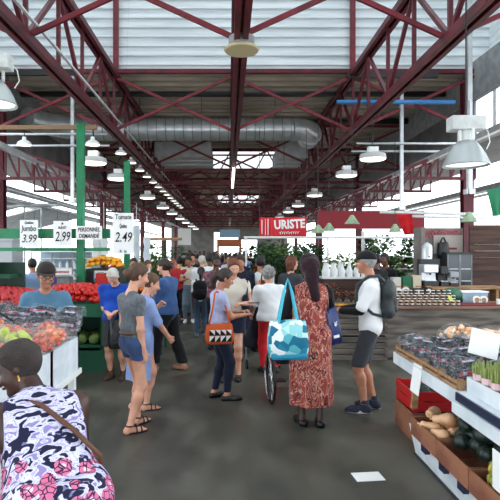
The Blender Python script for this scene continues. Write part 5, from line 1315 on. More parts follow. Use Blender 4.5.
def heap(label, x, y, z, m, r=.3, h=.25, n=60, fr=.045):
    o = fruit_mesh('produce', m, fr, n=8); rnd = random.Random(int(x*100+y*10)); g = label; k = 0
    for i in range(n):
        a, u = rnd.uniform(0, 6.28), rnd.random()**.5
        q = o if i == 0 else o.copy()
        if i: COL.objects.link(q)
        q.location = (x+math.cos(a)*u*r*1.5, y+math.sin(a)*u*r*.8, z+fr*.8+h*(1-u)*rnd.random()); tag(q, label, 'fruit', g)
heap('orange in the far heap left of the walkway', -2.55, 16.6, 1.2, orange_m, r=.4, n=50)
heap('red fruit in the heap on the pale counter left of the walkway', -3.0, 13.7, 1.25, straw_m, n=50)
heap('yellow fruit in the distant left heap', -2.6, 20, 1.1, mango_m, n=40, fr=.06)
heap('orange coloured fruit in the farthest left heap', -2.6, 24, 1.1, orange_m, n=40, fr=.06)
leafy('herb_heap', 'slanting heap of green herbs left of the walkway beyond the people', 'greens', (-2.2, 14.6, .95), .55, .55, 420, leaf2, ls=.11)
leafy('herb_heap', 'dark green heap of leaves beyond the first herb heap', 'greens', (-2.5, 16.8, 1.18), .6, .5, 350, leaf_m, ls=.12)
table('wooden table under the green herb heaps', -2.8, -1.6, 13.9, 15.6, .98, g_stand)
leafy('potted_plant', 'tall pale green plant left of the far walkway', 'plant', (-1.95, 13.0, 1.0), .28, .95, 160, leaf2, ls=.16)
b = MB(); b.cyl((-1.95, 13, 0), (-1.95, 13, 1.0), .12, n=12); b.solo('plant_stand', leaf3, 'round dark stand under the tall pale green plant', 'stand')
# tan horizontal rail with tags at the left of the big sign
b = MB(); b.bx(-2.1, -1.2, 12.95, 13.05, 2.05, 2.12); b.solo('timber_beam', wood_l, 'short timber cross beam right of the largest price sign', 'beam')
b = MB(); b.bx(-1.66, -1.6, 12.97, 13.03, 0, 2.05); b.solo('timber_post', leaf3, 'green post under the short timber cross beam', 'post')

# left outdoor awnings
for i, (x, y, l) in enumerate(((-8.6, 14, 'white awning sheet at the far left beyond the price signs'), (-8.4, 20, 'second white awning sheet on the left'))):
    b = MB(); b.add([(x-1.6, y-1.8, 2.55), (x+1.6, y-1.8, 3.35), (x+1.6, y+3.2, 3.35), (x-1.6, y+3.2, 2.55), (x-1.6, y-1.8, 2.5), (x+1.6, y-1.8, 3.3), (x+1.6, y+3.2, 3.3), (x-1.6, y+3.2, 2.5)], [(0, 1, 2, 3), (7, 6, 5, 4), (0, 4, 5, 1), (2, 6, 7, 3)])
    for (xx, yy, zt) in ((x-1.6, y-1.8, 2.5), (x+1.6, y-1.8, 3.3), (x-1.6, y+3.2, 2.5), (x+1.6, y+3.2, 3.3)): b.cyl((xx, yy, 0), (xx, yy, zt), .03, n=8)
    b.solo('awning', foam, l, 'awning')

# ================================================================ RIGHT FRONT STALL
def plank(name, label, x0, x1, y0, y1, z0, z1, m, cat='board'): b = MB(); b.bx(x0, x1, y0, y1, z0, z1); return b.solo(name, m, label, cat)
t = thing('market_table', 'white trestle of the front right stall under the berry trays', 'table', (2.1, 3.6, 0))
b = MB(); b.bx(1.58, 2.9, 2.2, 4.72, .80, .84); b.build('tabletop', foam, t, world=True)
b = MB(); b.bx(1.56, 1.58, 2.2, 4.72, .74, .84); b.build('edge_board', foam, t, world=True)
for (x, y) in ((2.85, 2.3), (2.85, 4.6), (1.66, 2.3)): b = MB(); b.bx(x-.025, x+.025, y-.025, y+.025, 0, .80); b.build('leg', wood_l, t, world=True)
b = MB(); b.bar((1.62, 4.28, .80), (1.60, 4.30, .44), .035, .05); b.build('leg', wood_l, t, world=True)
for i in range(4):
    y0 = 3.42+.315*i
    crate('pale wooden tray of berry punnets on the front right stall, %s of four' % ('nearest', 'second', 'third', 'farthest')[i], 1.57, 2.2, y0, y0+.30, .842, .075, wood_l, 'tray', name='wooden_tray', slats=True)
    for a in range(3):
        for c in range(2):
            for L_ in range(2):
                if L_ and random.random() < .25: continue
                clamshell('clear punnet of blackberries on the %s wooden tray, %s layer' % (('nearest', 'second', 'third', 'farthest')[i], ('lower', 'upper')[L_]), (1.68+.20*a, y0+.08+.145*c, .857+.085*L_), random.uniform(-.15, .15), 'blackberry punnets on the %s tray, %s layer' % (('nearest', 'second', 'third', 'farthest')[i], ('lower', 'upper')[L_]))
# bags of small orange fruit behind
for i, (x, y, l) in enumerate(((2.02, 4.38, 'clear bag of orange and white fruit lying on top of the blackberry punnets'), (2.22, 4.2, 'second bag of orange fruit beside the first on the punnets'), (2.30, 4.0, 'third bag of orange fruit nearest the white card'))):
    bag_of(l, (x, y, 1.03), mat('apricot skin', (236, 160, 90), (240, 220, 190), rough=.4, scale=20), .02, (.15, .10, .07), None, 40, 'bag of fruit', i*.6, i+50)
# asparagus boxes
def asparagus(label, x, y, z, grp):
    t = thing('asparagus_bunch', label, 'asparagus', (x, y, z), random.uniform(0, 6), grp); b = MB(); rnd = random.Random(int(x*991+y*77))
    for i in range(15):
        a, u = rnd.uniform(0, 6.28), rnd.random()**.5; p = Vector((math.cos(a)*u*.042, math.sin(a)*u*.042, 0)); q = p*1.25+Vector((0, 0, rnd.uniform(.12, .17)))
        b.cyl(p, q, .0065, .006, n=6); b.cyl(q, q+Vector((0, 0, .035)), .0085, .001, n=6)
    b.build('spears', mat('asparagus green', (160, 172, 96), (130, 146, 78), rough=.5, scale=20), t); MB().lathe([(.05, .05), (.052, .09)], n=14).build('band', mat('pink band', (226, 190, 196), rough=.5), t)
for i, (y0, y1, l) in enumerate(((2.92, 3.38, 'white carton of asparagus beside the wooden trays'), (2.42, 2.88, 'white carton of asparagus at the right edge of the photo'))):
    crate(l, 1.62, 2.1, y0, y1, .842, .1, foam, name='carton')
    for a in range(4):
        for c in range(4): asparagus('bunch of green asparagus in the white carton %s' % ('beside the wooden trays', 'at the right edge')[i], 1.68+.115*a, y0+.06+.112*c, .89, 'asparagus in the %s carton' % ('far', 'near')[i])
plank('shelf_edge', 'dark blue plastic edge strip under the asparagus cartons', 1.545, 1.558, 2.2, 3.4, .78, .835, mat('navy plastic', (34, 42, 66), rough=.4))
plank('foam_board', 'upper white board hanging below the asparagus cartons', 1.53, 1.545, 2.2, 3.42, .695, .775, foam)
t = thing('price_card', 'blank white card standing among the asparagus bunches', 'sign', (1.84, 3.62, 1.03)); t.rotation_euler = (R(-18), R(14), R(-14)); MB().bx(-.1, .1, -.003, .003, 0, .19).build('card', paper, t); MB().bx(-.006, .006, .003, .009, -.18, .1).build('stick', wood_l, t)
t = thing('price_card', 'small white slip of paper hanging over the edge of the berry trays', 'sign', (1.548, 4.12, .72)); t.rotation_euler = (0, R(8), 0); MB().bx(-.003, .003, -.09, .09, -.1, .14).build('card', paper, t)
t = thing('price_card', 'white price card hanging at the right edge above the gourds', 'sign', (1.51, 2.78, .55)); MB().bx(-.003, .003, -.07, .07, -.1, .12).build('card', paper, t)
t = thing('bowl', 'blue plastic bowl of red tomatoes at the right edge of the photo', 'bowl', (1.80, 3.02-.0, 1.12)); MB().lathe([(.05, 0), (.09, .07), (.095, .075), (.085, .07), (.045, .01), (0, .01)], n=24).build('shell', bluepl, t, smooth='auto')
plank('small_box', 'white box the blue bowl stands on', 1.72, 1.88, 2.92, 3.12, 1.075-.135, 1.12, foam, 'box')
pile('tomato', tom_m, 'red tomato in the blue bowl', 'tomato', 'tomatoes in the blue bowl', 1.73, 1.87, 2.95, 3.09, 1.16, .028, layers=1, n=12)
plank('back_board', 'white backing board behind the squash cartons under the stall table', 2.28, 2.30, 2.2, 4.6, .26, .795, foam)
# lower shelf with cartons of squash
t = thing('sloping_board', 'long white sloping board at the foot of the front right stall', 'board', (1.66, 3.35, 0))
b = MB(); b.add([(1.66, 2.2, 0), (1.66, 4.42, 0), (1.60, 4.42, .27), (1.60, 2.2, .27), (1.675, 2.2, 0), (1.675, 4.42, 0), (1.615, 4.42, .27), (1.615, 2.2, .27)], [(0, 1, 2, 3), (7, 6, 5, 4), (0, 4, 5, 1), (1, 5, 6, 2), (2, 6, 7, 3), (3, 7, 4, 0)]); b.build('board', foam, t, world=True)
b = MB(); b.bx(1.64, 1.66, 2.2, 4.42, 0, .012); b.build('foot_strip', darkm, t, world=True)
plank('lower_shelf', 'low shelf that the squash cartons stand on', 1.63, 2.5, 2.2, 4.4, .22, .25, wood_g, 'shelf')
for i, (y0, y1, l) in enumerate(((3.72, 4.22, 'brown carton of butternut squash on the low shelf'), (3.22, 3.70, 'brown carton of dark squash on the low shelf'), (2.55, 3.20, 'brown carton of striped gourds at the lower right corner'))):
    c = crate(l, 1.55, 2.25, y0, y1, .252, .145, card, 'carton', name='carton')
    MB().bx(-.353, -.351+.0, -.12, .12, .04, .11).build('printed_mark', mat('carton print', (128, 48, 40), rough=.9), c)
for i, y in enumerate((4.0, 3.66, 3.36)): plank('plastic_tub', 'dark blue plastic tub peeking out under the cartons, %s' % ('farthest', 'middle one', 'nearest')[i], 1.56, 1.60, y-.045, y+.045, .18, .25, mat('dark blue plastic', (22, 30, 62), rough=.4), 'tub')
def butternut():
    b = MB(); b.lathe([(0, -.1), (.04, -.095), (.058, -.06), (.058, -.03), (.045, .01), (.035, .05), (.036, .08), (.025, .1), (0, .105)], n=16); b.cyl((0, 0, .1), (0, 0, .125), .009, n=6); b.v = [(x, z, y) for x, y, z in b.v]
    b.f = [tuple(reversed(f)) for f in b.f]; return b.build('butternut_squash', butter_m, smooth=True)
bo = butternut(); k = 0
for (x, y, z, a) in ((1.66, 3.84, .33, .3), (1.66, 4.0, .33, 1.2), (1.80, 3.85, .34, 2.0), (1.8, 4.02, .34, .2), (1.95, 3.88, .33, 1.0), (1.95, 4.06, .33, -.4), (1.73, 3.93, .42, .9), (1.88, 3.96, .42, 1.8), (2.08, 3.9, .36, .4), (2.1, 4.06, .36, 1.4), (1.70, 4.08, .42, 2.4), (2.0, 3.98, .43, -.9)):
    q = bo if k == 0 else bo.copy()
    if k: COL.objects.link(q)
    k += 1; q.location = (x-.03, y, z+.05); q.scale = (.88, .88, .88); q.rotation_euler = (random.uniform(-.25, .25), 0, a); tag(q, 'tan butternut squash in a brown carton on the low shelf', 'squash', 'butternut squashes')
pile('dark_squash', squash_m, 'dark green squash in a brown carton on the low shelf', 'squash', 'dark squashes', 1.58, 2.22, 3.24, 3.74, .35, .066, ridges=8, mound=.10, layers=2, n=24, maxn=60)
pile('striped_gourd', acorn_m, 'yellow and green striped gourd in the corner carton', 'gourd', 'striped gourds', 1.58, 1.9, 2.6, 3.17, .31, .062, ridges=8, mound=.04, layers=2, n=24, maxn=40)
pile('green_squash', mat('green squash skin', (70, 100, 50), (46, 76, 40), rough=.4, scale=9), 'green squash in the corner carton beside the gourds', 'squash', 'green squashes', 1.9, 2.22, 2.6, 3.17, .31, .062, ridges=8, mound=.04, layers=2, n=24, maxn=40)
crate('brown carton on the floor at the far end of the front right stall', 1.74, 2.4, 4.72, 5.2, .0, .26, card, 'carton', name='carton')
crate('red plastic crate of dark squash on the brown carton', 1.76, 2.42, 4.74, 5.22, .265, .2, redpl, 'crate', name='plastic_crate', slats=True)
pile('dark_squash', squash_m, 'dark green squash in the red plastic crate', 'squash', 'squashes in the red crate', 1.79, 2.38, 4.77, 5.18, .33, .062, ridges=8, mound=.03, layers=1, n=24)
t = thing('paper_sheet', 'white sheet of paper lying on the floor', 'paper', P(368, 477, 3.965)); t.location.z = .002; t.rotation_euler[2] = R(6)
MB().bx(-.115, .115, -.075, .075, 0, .003).build('sheet', paper, t)

# ================================================================ RIGHT MIDDLE: plank counter, crates, booth
t = thing('plank_counter', 'long counter faced with weathered grey planks on the right', 'counter', (4.0, 8.6, 0))
for k in range(6):
    b = MB(); z0 = .02+.135*k; b.bx(2.62, 6.6, 8.28-.004*(k % 2), 8.31, z0, z0+.134); b.build('front_plank', wood_g, t, world=True)
b = MB(); b.bx(2.6, 6.6, 8.24, 9.1, .83, .87); b.build('countertop', mat('counter top wood', (128, 96, 76), (104, 76, 60), rough=.6, scale=3, stretch=(.5, 5, 5)), t, world=True)
b = MB(); b.bx(2.6, 2.64, 8.3, 9.05, 0, .83); b.build('end_board', wood_g, t, world=True)
b = MB(); b.bx(3.9, 6.5, 8.3, 8.7, .871, .885); b.solo('red_cloth', mat('dark red cloth', (124, 40, 46), (104, 32, 38), rough=.9, scale=8), 'dark red runner lying on the right part of the plank counter', 'cloth')
ci = 0
for (x, z, w) in ((1.93, 0, .5), (2.42, 0, .38), (1.93, .4, .5), (2.42, .4, .38)):
    crate('weathered wooden crate stacked at the left end of the plank counter, %s' % ('lower left', 'lower right', 'upper left', 'upper right')[ci], x-w/2, x+w/2, 8.2, 8.6, z, .385, wood_g, name='wooden_crate', slats=True); ci += 1
    struct
for (x, z, w) in ((2.38, .80, .4),): crate('weathered wooden crate on top of the stack behind the capped man', x-w/2, x+w/2, 8.2, 8.6, z, .32, wood_g, name='wooden_crate', slats=True)
t = thing('barrel_lid', 'wooden half barrel of small fruit on the crates', 'basket', (1.95, 8.4, .79)); MB().lathe([(.16, 0), (.22, .1), (.21, .1), (.15, .015), (0, .015)], n=20, sq=(1.2, 1)).build('shell', wood_l, t, smooth='auto')
heap('small yellow and red fruit in the basket on the crates', 1.95, 8.4, .83, mango_m, r=.12, h=.04, n=16, fr=.03)
fl_m = mat('dried flower bunch', (170, 80, 84), (120, 110, 80), rough=.8, scale=30)
for i in range(8): leafy('flower_bunch', 'bunch of dusty pink dried flowers heaped beyond the wooden crates', 'flowers', (1.62+.15*(i % 5), 9.0+.35*(i//5), .86+.12*(i//5)), .12, .2, 60, fl_m, ls=.05, group='dried flower bunches', seed=i+1)
table('table of flowers behind the wooden crates', 1.4, 2.4, 8.8, 9.7, .86, wood_g)
# jars
def jar_proto(m_body, m_lid, r=.033, h=.085):
    t = thing('jar', '', 'jar'); MB().lathe([(0, 0), (r, .002), (r, h*.75), (r*.85, h*.84), (r*.85, h*.86)], n=14).build('glass', m_body, t, smooth='auto'); MB().cyl((0, 0, h*.84), (0, 0, h), r*.95, n=14).build('lid', m_lid, t)
    MB().lathe([(r*1.02, h*.28), (r*1.02, h*.42)], n=14).build('label', paper, t); return t
j1 = jar_proto(mat('dark preserve', (60, 30, 24), rough=.15), mat('jar lid', (214, 206, 190), rough=.4)); first = True
for r_ in range(3):
    for c in range(13):
        p = (2.70+.095*c+random.uniform(-.01, .01), 8.36+.16*r_, .87+.075*r_)
        if r_: pass
        lbl, g = 'small jar of dark preserve in the %s row on the plank counter' % ('front', 'middle', 'back')[r_], 'preserve jars in the %s row' % ('front', 'middle', 'back')[r_]
        if first: j1.location = p; j1['label'] = lbl; j1['group'] = g; first = False
        else: dup(j1, p, label=lbl, group=g)
t = thing('jar_steps', 'stepped wooden riser under the preserve jars', 'stand', (3.3, 8.6, .87))
for r_ in range(1, 3): b = MB(); b.bx(2.66, 3.90, 8.36+.16*r_-.06, 8.36+.16*r_+.08, .872, .869+.075*r_); b.build('step', wood_l, t, world=True)
for i, (px, py, mm) in enumerate(((399, 292, 0), (406, 291, 0), (419, 292, 1), (429, 291, 1), (477, 300, 0), (484, 300, 0))):
    y = 9.0 if i < 4 else 8.6; p = P(px, py, y); t = thing('display_plate', ('round cream plate standing at the left of the jars', 'second round cream plate left of the jars', 'black and white round tin above the jars', 'second black and white round tin above the jars', 'white round plate at the right of the counter', 'second white round plate at the right of the counter')[i], 'plate', (p.x, y, .88 if i > 3 else 1.13))
    zc = p.z-t.location.z; MB().cyl((0, 0, zc), (0, .03, zc), .07, n=22).build('disc', black_m if mm else paper, t); MB().cyl((0, -.006, zc), (0, 0, zc), .04, n=20).build('centre', paper if mm else beige_m if False else wood_l, t)
    MB().bx(-.04, .04, .0, .06, 0, max(zc-.05, .02)).build('stand', wood_l, t)
for i in range(12):
    b = MB(); b.lathe([(.0, 0), (.028, 0), (.036, .09), (.034, .09), (.026, .01), (0, .01)], n=12)
    if i == 0: cp = b.build('cup', white_m, smooth='auto'); q = cp
    else: q = cp.copy(); COL.objects.link(q)
    q.location = (4.55+.085*(i % 6)+(.25 if i > 5 else 0), 8.42+.12*(i//6), .886); tag(q, 'white paper cup on the red runner of the plank counter', 'cup', 'paper cups on the counter')
b = MB(); b.sph((3.98, 8.9, 1.0), (.2, .14, .13), 18, 10); b.solo('green_sack', mat('green plastic sack', (28, 92, 66), rough=.4, bump=.8, bscale=12), 'green plastic sack on the plank counter', 'bag', smooth=True)
t = thing('menu_card', 'yellow green card leaning on the plank counter', 'sign', (3.82, 8.45, .87)); t.rotation_euler = (R(-25), 0, R(25)); MB().bx(-.07, .07, -.003, .003, 0, .16).build('card', mat('lime card', (186, 196, 80), rough=.7), t)
t = thing('storage_tub', 'translucent blue grey tub with lid on the right of the counter', 'tub', (4.35, 8.95, .87)); MB().box((0, 0, .09), (.42, .28, .18), taper=1.08).build('tub', mat('frosted plastic', (150, 170, 186), rough=.3), t); MB().bx(-.24, .24, -.16, .16, .18, .2).build('lid', paper, t)
# booth
booth = mat('grey booth panel', (134, 126, 122), (112, 104, 100), rough=.8, scale=2)
t = thing('booth_wall', 'grey booth wall with painted pink lettering behind the coffee machines', 'booth', (4.45, 10.9, 0))
b = MB(); b.bx(4.12, 5.1, 10.85, 10.95, 0, 2.28); b.build('panel', booth, t, world=True)
b = MB(); b.bx(4.06, 4.14, 10.5, 10.95, 0, 2.28); b.build('side_post', booth, t, world=True)
b = MB(); b.bx(4.45, 5.08, 10.82, 10.85, 1.72, 2.12); b.build('notice_panel', mat('pale notice panel', (172, 164, 156), rough=.7), t, world=True)
scribble(t, -.3, .62, 2.14, .2, mat('dusty pink paint', (176, 96, 100), rough=.7), y=-.06, th=.012, loops=13, n=80)
scribble(t, .1, .5, 1.83, .05, mat('red paint', (170, 50, 52), rough=.7), y=-.088, th=.008)
t = thing('board_wall', 'wall of dark brown horizontal boards on the right behind the counter', 'wall', (6.0, 10.6, 0))
for k in range(17):
    b = MB(); b.bx(5.1, 7.0, 10.55-.006*(k % 2), 10.6, .0+.137*k, .0+.137*k+.136); b.build('board', wood_d, t, world=True)
t = thing('glass_fridge', 'glass door fridge with bottles against the booth wall', 'fridge', (4.82, 10.45, 0))
MB().bx(-.26, .26, -.02, .3, 0, 1.75).build('body', darkm, t)
for sx in (-1, 1):
    d = MB().bx(sx*.13-.115, sx*.13+.115, -.05, -.03, .2, 1.7).build('door', mat('dark glass', (60, 68, 72), rough=.08), t)
    b = MB(); b.bx(sx*.13-.125, sx*.13-.11, -.06, -.03, .2, 1.7).bx(sx*.13+.11, sx*.13+.125, -.06, -.03, .2, 1.7); b.build('door_frame', greym, d)
    b = MB(); 
    for z in (.9, 1.15, 1.4): b.bx(sx*.13-.1, sx*.13+.1, -.055, -.05, z, z+.012)
    b.build('shelf_edge', paper, d)
b = MB(); b.bx(3.85, 5.25, 9.55, 9.9, 1.05, 1.1); b.bx(3.9, 3.94, 9.6, 9.85, 0, 1.05); b.bx(5.15, 5.2, 9.6, 9.85, 0, 1.05); b.solo('side_bench', wood_l, 'pale wooden bench shelf carrying the coffee machines', 'shelf')
def machine(label, x, w, h, m, z=1.1, kind='grinder', y=9.72):
    t = thing('coffee_machine', label, 'machine', (x, y, z)); MB().bx(-w/2, w/2, -.14, .14, 0, h*.25).build('base', darkm, t, bevel=.01); MB().bx(-w/2, w/2, 0, .14, h*.25, h).build('back_housing', m, t, bevel=.01)
    MB().bx(-w/2, w/2, -.13, .02, h*.62, h).build('head', m, t, bevel=.015); MB().cyl((0, -.08, h*.52), (0, -.08, h*.62), .02, n=10).build('spout', darkm, t); MB().bx(-w*.4, w*.4, -.12, .0, h*.25, h*.28).build('drip_tray', galv, t)
machine('silver espresso machine beside the black bag', 3.9, .28, .42, galv, 1.1); machine('tall grey coffee grinder in the middle of the bench shelf', 4.16, .15, .38, darkm); machine('short grey coffee brewer right of the grinder', 4.35, .17, .28, greym)
t = thing('coffee_urn', 'silver coffee urn standing above the espresso machine', 'urn', (3.98, 10.0, 1.62)); MB().lathe([(0, 0), (.1, 0), (.1, .26), (.07, .3), (.02, .33), (0, .34)], n=20).build('tank', galv, t, smooth='auto'); MB().cyl((0, -.13, .05), (0, -.09, .05), .012).build('tap', darkm, t)
b = MB(); b.bx(3.82, 4.2, 9.92, 10.1, 0, 1.62); b.solo('stand_column', darkm, 'dark stand that holds the coffee urn', 'stand')
tote('black bag hanging on the booth wall beside the coffee urn', (4.62, 10.74, 1.62), .24, .34, .12, black_m, 0, strap=.12)
b = MB(); b.cyl((3.98+.02, 9.5, 1.3), (4.0, 9.5, 1.3), .01); 
for i, (x, c, l) in enumerate(((3.25, (200, 196, 186), 'cream box on the shelf left of the coffee machines'), (3.45, (30, 100, 70), 'green box on the shelf left of the coffee machines'), (3.64, (196, 184, 160), 'beige box on the shelf left of the coffee machines'))):
    plank('small_box', l, x-.08, x+.08, 9.62, 9.78, 1.07, 1.27+.02*i, mat('box %d' % i, c, rough=.7), 'box')
plank('shelf', 'wooden shelf left of the coffee machines', 3.05, 3.8, 9.55, 9.85, 1.03, 1.07, wood_d, 'shelf'); plank('shelf_cabinet', 'dark wooden cabinet below the shelf left of the coffee machines', 3.05, 3.8, 9.57, 9.85, 0, 1.03, wood_d, 'cabinet')
# hanging red cloth + white frame bars
def cloth_sheet(name, label, pts, m, cat='cloth', th=.012):
    n = 10; b = MB(); vs = []
    for side in (0, 1):
        for j in range(n):
            for i in range(n):
                u, v = i/(n-1), j/(n-1); p = (Vector(pts[0])*(1-u)+Vector(pts[1])*u)*(1-v)+(Vector(pts[3])*(1-u)+Vector(pts[2])*u)*v
                vs.append((p.x, p.y+.03*math.sin(u*9+v*2)*v+side*th, p.z))
    fs = []
    for side in (0, 1):
        for j in range(n-1):
            for i in range(n-1):
                q = side*n*n+j*n+i; f = (q, q+1, q+n+1, q+n); fs.append(f if side else tuple(reversed(f)))
    b.add(vs, fs); return b.solo(name, m, label, cat, smooth=True)
cloth_sheet('red_awning_cloth', 'bright pink red cloth hanging from the white frame on the right', [P(396, 214, 13.5), P(412, 214, 13.5), P(414, 234, 13.5), P(405, 235, 13.5)], mat('bright red cloth', (226, 24, 62), rough=.7))
cloth_sheet('green_umbrella_cloth', 'folded green cloth hanging at the upper right edge', [P(487, 190, 10), P(503, 186, 10), P(503, 214, 10), P(494, 216, 10)], mat('green umbrella cloth', (40, 120, 84), rough=.8))
b = MB(); b.cyl(P(380, 212, 13.6), P(505, 215, 13.6), .045, n=10); b.cyl(P(400, 216, 13.6), P(505, 219, 13.6), .035, n=10); b.solo('frame_bar', white_m, 'pair of white frame bars above the wooden booth on the right', 'bar', smooth=True)
b = MB(); b.cyl(P(244, 237.5, 12.6), P(425, 237.5, 12.6), .03, n=10)
for px in (246, 328, 424): b.cyl(P(px, 237.5, 12.6), (P(px, 237.5, 12.6).x, 12.6, 0), .025, n=8)
b.solo('frame_bar', white_m, 'thin white frame bar below the red banner across the plant stalls', 'bar', smooth=True)
pg = mat('pale green enamel', (150, 172, 140), (128, 152, 122), rough=.4)
cone = None
for i, (px, py, y, l) in enumerate(((318, 230, 12.4, 'pale green cone lamp just right of the red banner'), (329, 228, 12.8, 'second pale green cone lamp right of the red banner'), (352, 221, 11.5, 'pale green cone lamp above the capped man'), (395, 229, 12.9, 'pale green cone lamp left of the pink red cloth'), (469, 219, 10.2, 'pale green cone lamp over the wooden booth'))):
    p = P(px, py+3, y); t = thing('cone_lamp', l, 'lamp', p); MB().lathe([(.17, 0), (.16, .02), (.07, .15), (.04, .2), (0, .21)], n=20).build('lamp_shade', pg, t, smooth='auto'); MB().sph((0, 0, .05), .04, 10, 6).build('bulb', white_m, t, smooth=True); MB().cyl((0, 0, .2), (0, 0, 4.85-p.z), .008, n=5).build('cord', darkm, t)
# red banner
t = thing('banner', 'red florist banner with white lettering hanging over the aisle', 'banner', P(283, 237, 13.2))
w = 13.2*47/500; h = 13.2*20/500
b = MB(); n = 26; vs = []
for sd in (0, 1):
    for j in range(2):
        for i in range(n):
            u = i/(n-1); x = -w/2+w*u; fold = max(0, .38-u)/.38; vs.append((x, .035*math.sin(u*75)*fold-.05*fold+sd*.008, h*j+(.02*math.sin(u*40)*fold)+(-.035 if j == 0 else 0)*fold-.02*(1-u)*(1 if j else 0)))
fs = [(i, i+1, n+i+1, n+i) for i in range(n-1)]+[(2*n+n+i, 2*n+n+i+1, 2*n+i+1, 2*n+i) for i in range(n-1)]
b.add(vs, fs); b.build('cloth', mat('red banner vinyl', (206, 30, 44), rough=.6), t)
lettering('URISTE', .32, t, (.17, -.012, h*.62), paper, bold=.012, shear=.0, sx=.82, rot=(R(90), R(-3), 0)); scribble(t, -.1, .42, h*.2, .07, paper, y=-.014, th=.007, loops=9)
MB().box((-.47, -.07, h*.5), (.012, .01, h*.8)).box((-.40, -.07, h*.5), (.02, .01, h*.8)).box((-.56, -.05, h*.5), (.02, .01, h*.7)).build('white_fold', paper, t)
MB().cyl((-w/2, 0, h), (-w/2, 0, 2.9), .008, n=5).cyl((w/2, 0, h), (w/2, 0, 2.9), .008, n=5).cyl((.03, 0, h), (.03, 0, 2.9), .008, n=5).build('hanging_wire', darkm, t)

# ================================================================ PLANT STALLS (centre right)
pots = [mat('terracotta', (176, 96, 66), rough=.8), mat('white pot', (220, 218, 212), rough=.5), mat('dark pot', (50, 50, 50), rough=.6)]
spots = [(.95, 12.2, 1.0, .35, .8), (1.1, 11.4, 1.0, .33, .7), (1.5, 12.6, 1.05, .4, .95), (1.75, 11.6, 1.1, .35, .8), (2.1, 12.4, 1.0, .35, .9), (2.35, 11.2, 1.0, .3, .6), (2.6, 10.9, 1.0, .3, .5), (.6, 13.6, 1.1, .4, .9), (2.85, 11.9, 1.1, .3, .7), (1.25, 14, 1.2, .4, 1.0), (2.2, 14.2, 1.2, .4, .9), (1.2, 16, 1.2, .4, .8), (1.25, 19, 1.2, .5, .9)]
wds = ['with dark leaves nearest the walkway', 'with arching leaves beneath the banner', 'behind the banner', 'right of the banner post', 'in the middle of the plant stall', 'low beside the white bottles', 'lowest by the wooden crates', 'on the left end of the plant stall', 'near the red column', 'rearmost under the banner', 'rearmost by the red column', 'alone down the walkway', 'farthest down the walkway']
for i, (x, y, z, r, h) in enumerate(spots):
    leafy('potted_plant', 'bushy potted plant %s' % wds[i], 'plant', (x, y, z-.25), r, h, 230, [leaf_m, leaf3, leaf2][i % 3], ls=.13, pot=(.13, .22, pots[i % 3]), seed=i+20)
for (x0, x1, y0, y1, z, l) in ((.68, 2.9, 10.75, 12.9, .75, 'long plant bench beyond the shoppers'), (.4, 2.8, 13.2, 14.6, .9, 'second plant bench further back'), (.85, 1.65, 15.6, 19.4, .95, 'narrow plant bench down the walkway')): table(l, x0, x1, y0, y1, z, wood_d)
fcol = [mat('white blossom', (232, 228, 226), rough=.7), mat('pink blossom', (214, 110, 140), rough=.7), mat('yellow blossom', (230, 196, 60), rough=.7), mat('red blossom', (200, 40, 50), rough=.7)]
for i in range(14):
    x = .78+.155*i; y = 10.85+.15*(i % 3); c = i % 4
    leafy('flower_pot', '%s flowers in a small pot at the front of the plant bench' % ('white', 'pink', 'yellow', 'red')[c], 'flowers', (x, y, .75), .1, .2, 60, fcol[c], leaf_m, ls=.045, pot=(.06, .1, pots[(i+1) % 3]), group='small %s flower pots' % ('white', 'pink', 'yellow', 'red')[c], seed=i+300)
def vase(label, x, y, z, m, s=1, proto=[]):
    b = MB(); b.lathe([(0, 0), (.06*s, 0), (.075*s, .1*s), (.035*s, .2*s), (.03*s, .27*s), (.036*s, .28*s), (0, .28*s)], n=16); b.v = [(v[0]+x, v[1]+y, v[2]+z) for v in b.v]; return b.solo('vase', m, label, 'vase', 'white vases on the shelf', smooth='auto')
for i in range(9): vase('white vase on the shelf behind the print dress woman', 2.0+.15*(i % 6), 10.1+.2*(i//6), 1.26, white_m)
plank('vase_shelf', 'white shelf of vases right of the headscarf', 1.9, 2.95, 10.0, 10.45, 1.22, 1.26, white_m, 'shelf'); plank('vase_cabinet', 'dark cabinet under the white vases', 1.92, 2.93, 10.02, 10.43, 0, 1.22, wood_d, 'cabinet')
b = MB(); b.lathe([(0, 0), (.07, 0), (.1, .14), (0, .14)], (2.75, 10.2, 1.26), 18); b.solo('red_pot', redpl, 'bright red pot beside the white vases', 'pot', smooth='auto')
# white shelves of plants on the right, bright
for i, (px, py, y, r, h, m_) in enumerate(((382, 250, 13, .3, .55, leaf2), (372, 262, 12.6, .2, .35, leaf_m), (392, 268, 13, .2, .4, leaf2), (404, 262, 13.4, .2, .4, leaf_m), (411, 272, 13.2, .22, .4, leaf2), (398, 283, 13, .2, .3, leaf_m), (366, 250, 13.8, .18, .4, leaf3), (410, 250, 14, .2, .4, leaf_m))):
    p = P(px, py, y)
    leafy('shelf_plant', 'leafy plant on the white shelves beyond the capped man, %s' % ('large hanging fern', 'upper left', 'middle', 'upper right', 'far right', 'lowest', 'small dark one', 'top right')[i], 'plant', (p.x, y, p.z-h*.5), r, h, 240, m_, ls=.13, pot=(.08, .12, pots[i % 3]), seed=i+60)
for i, py in enumerate((256, 268, 279, 291)):
    p0, p1 = P(364, py, 13.2), P(417, py, 13.2)
    plank('plant_shelf', 'white shelf board holding plants beyond the capped man, %s' % ('topmost', 'second from the top', 'third from the top', 'lowest')[i], p0.x, p1.x, 13.0, 13.5, p0.z-.03, p0.z, white_m, 'shelf')
for (px, l) in ((363, 'left'), (418, 'right')):
    p = P(px, 230, 13.25); plank('shelf_post', 'white upright at the %s end of the plant shelves' % l, p.x-.03, p.x+.03, 13.2, 13.3, 0, 2.3, white_m, 'post')
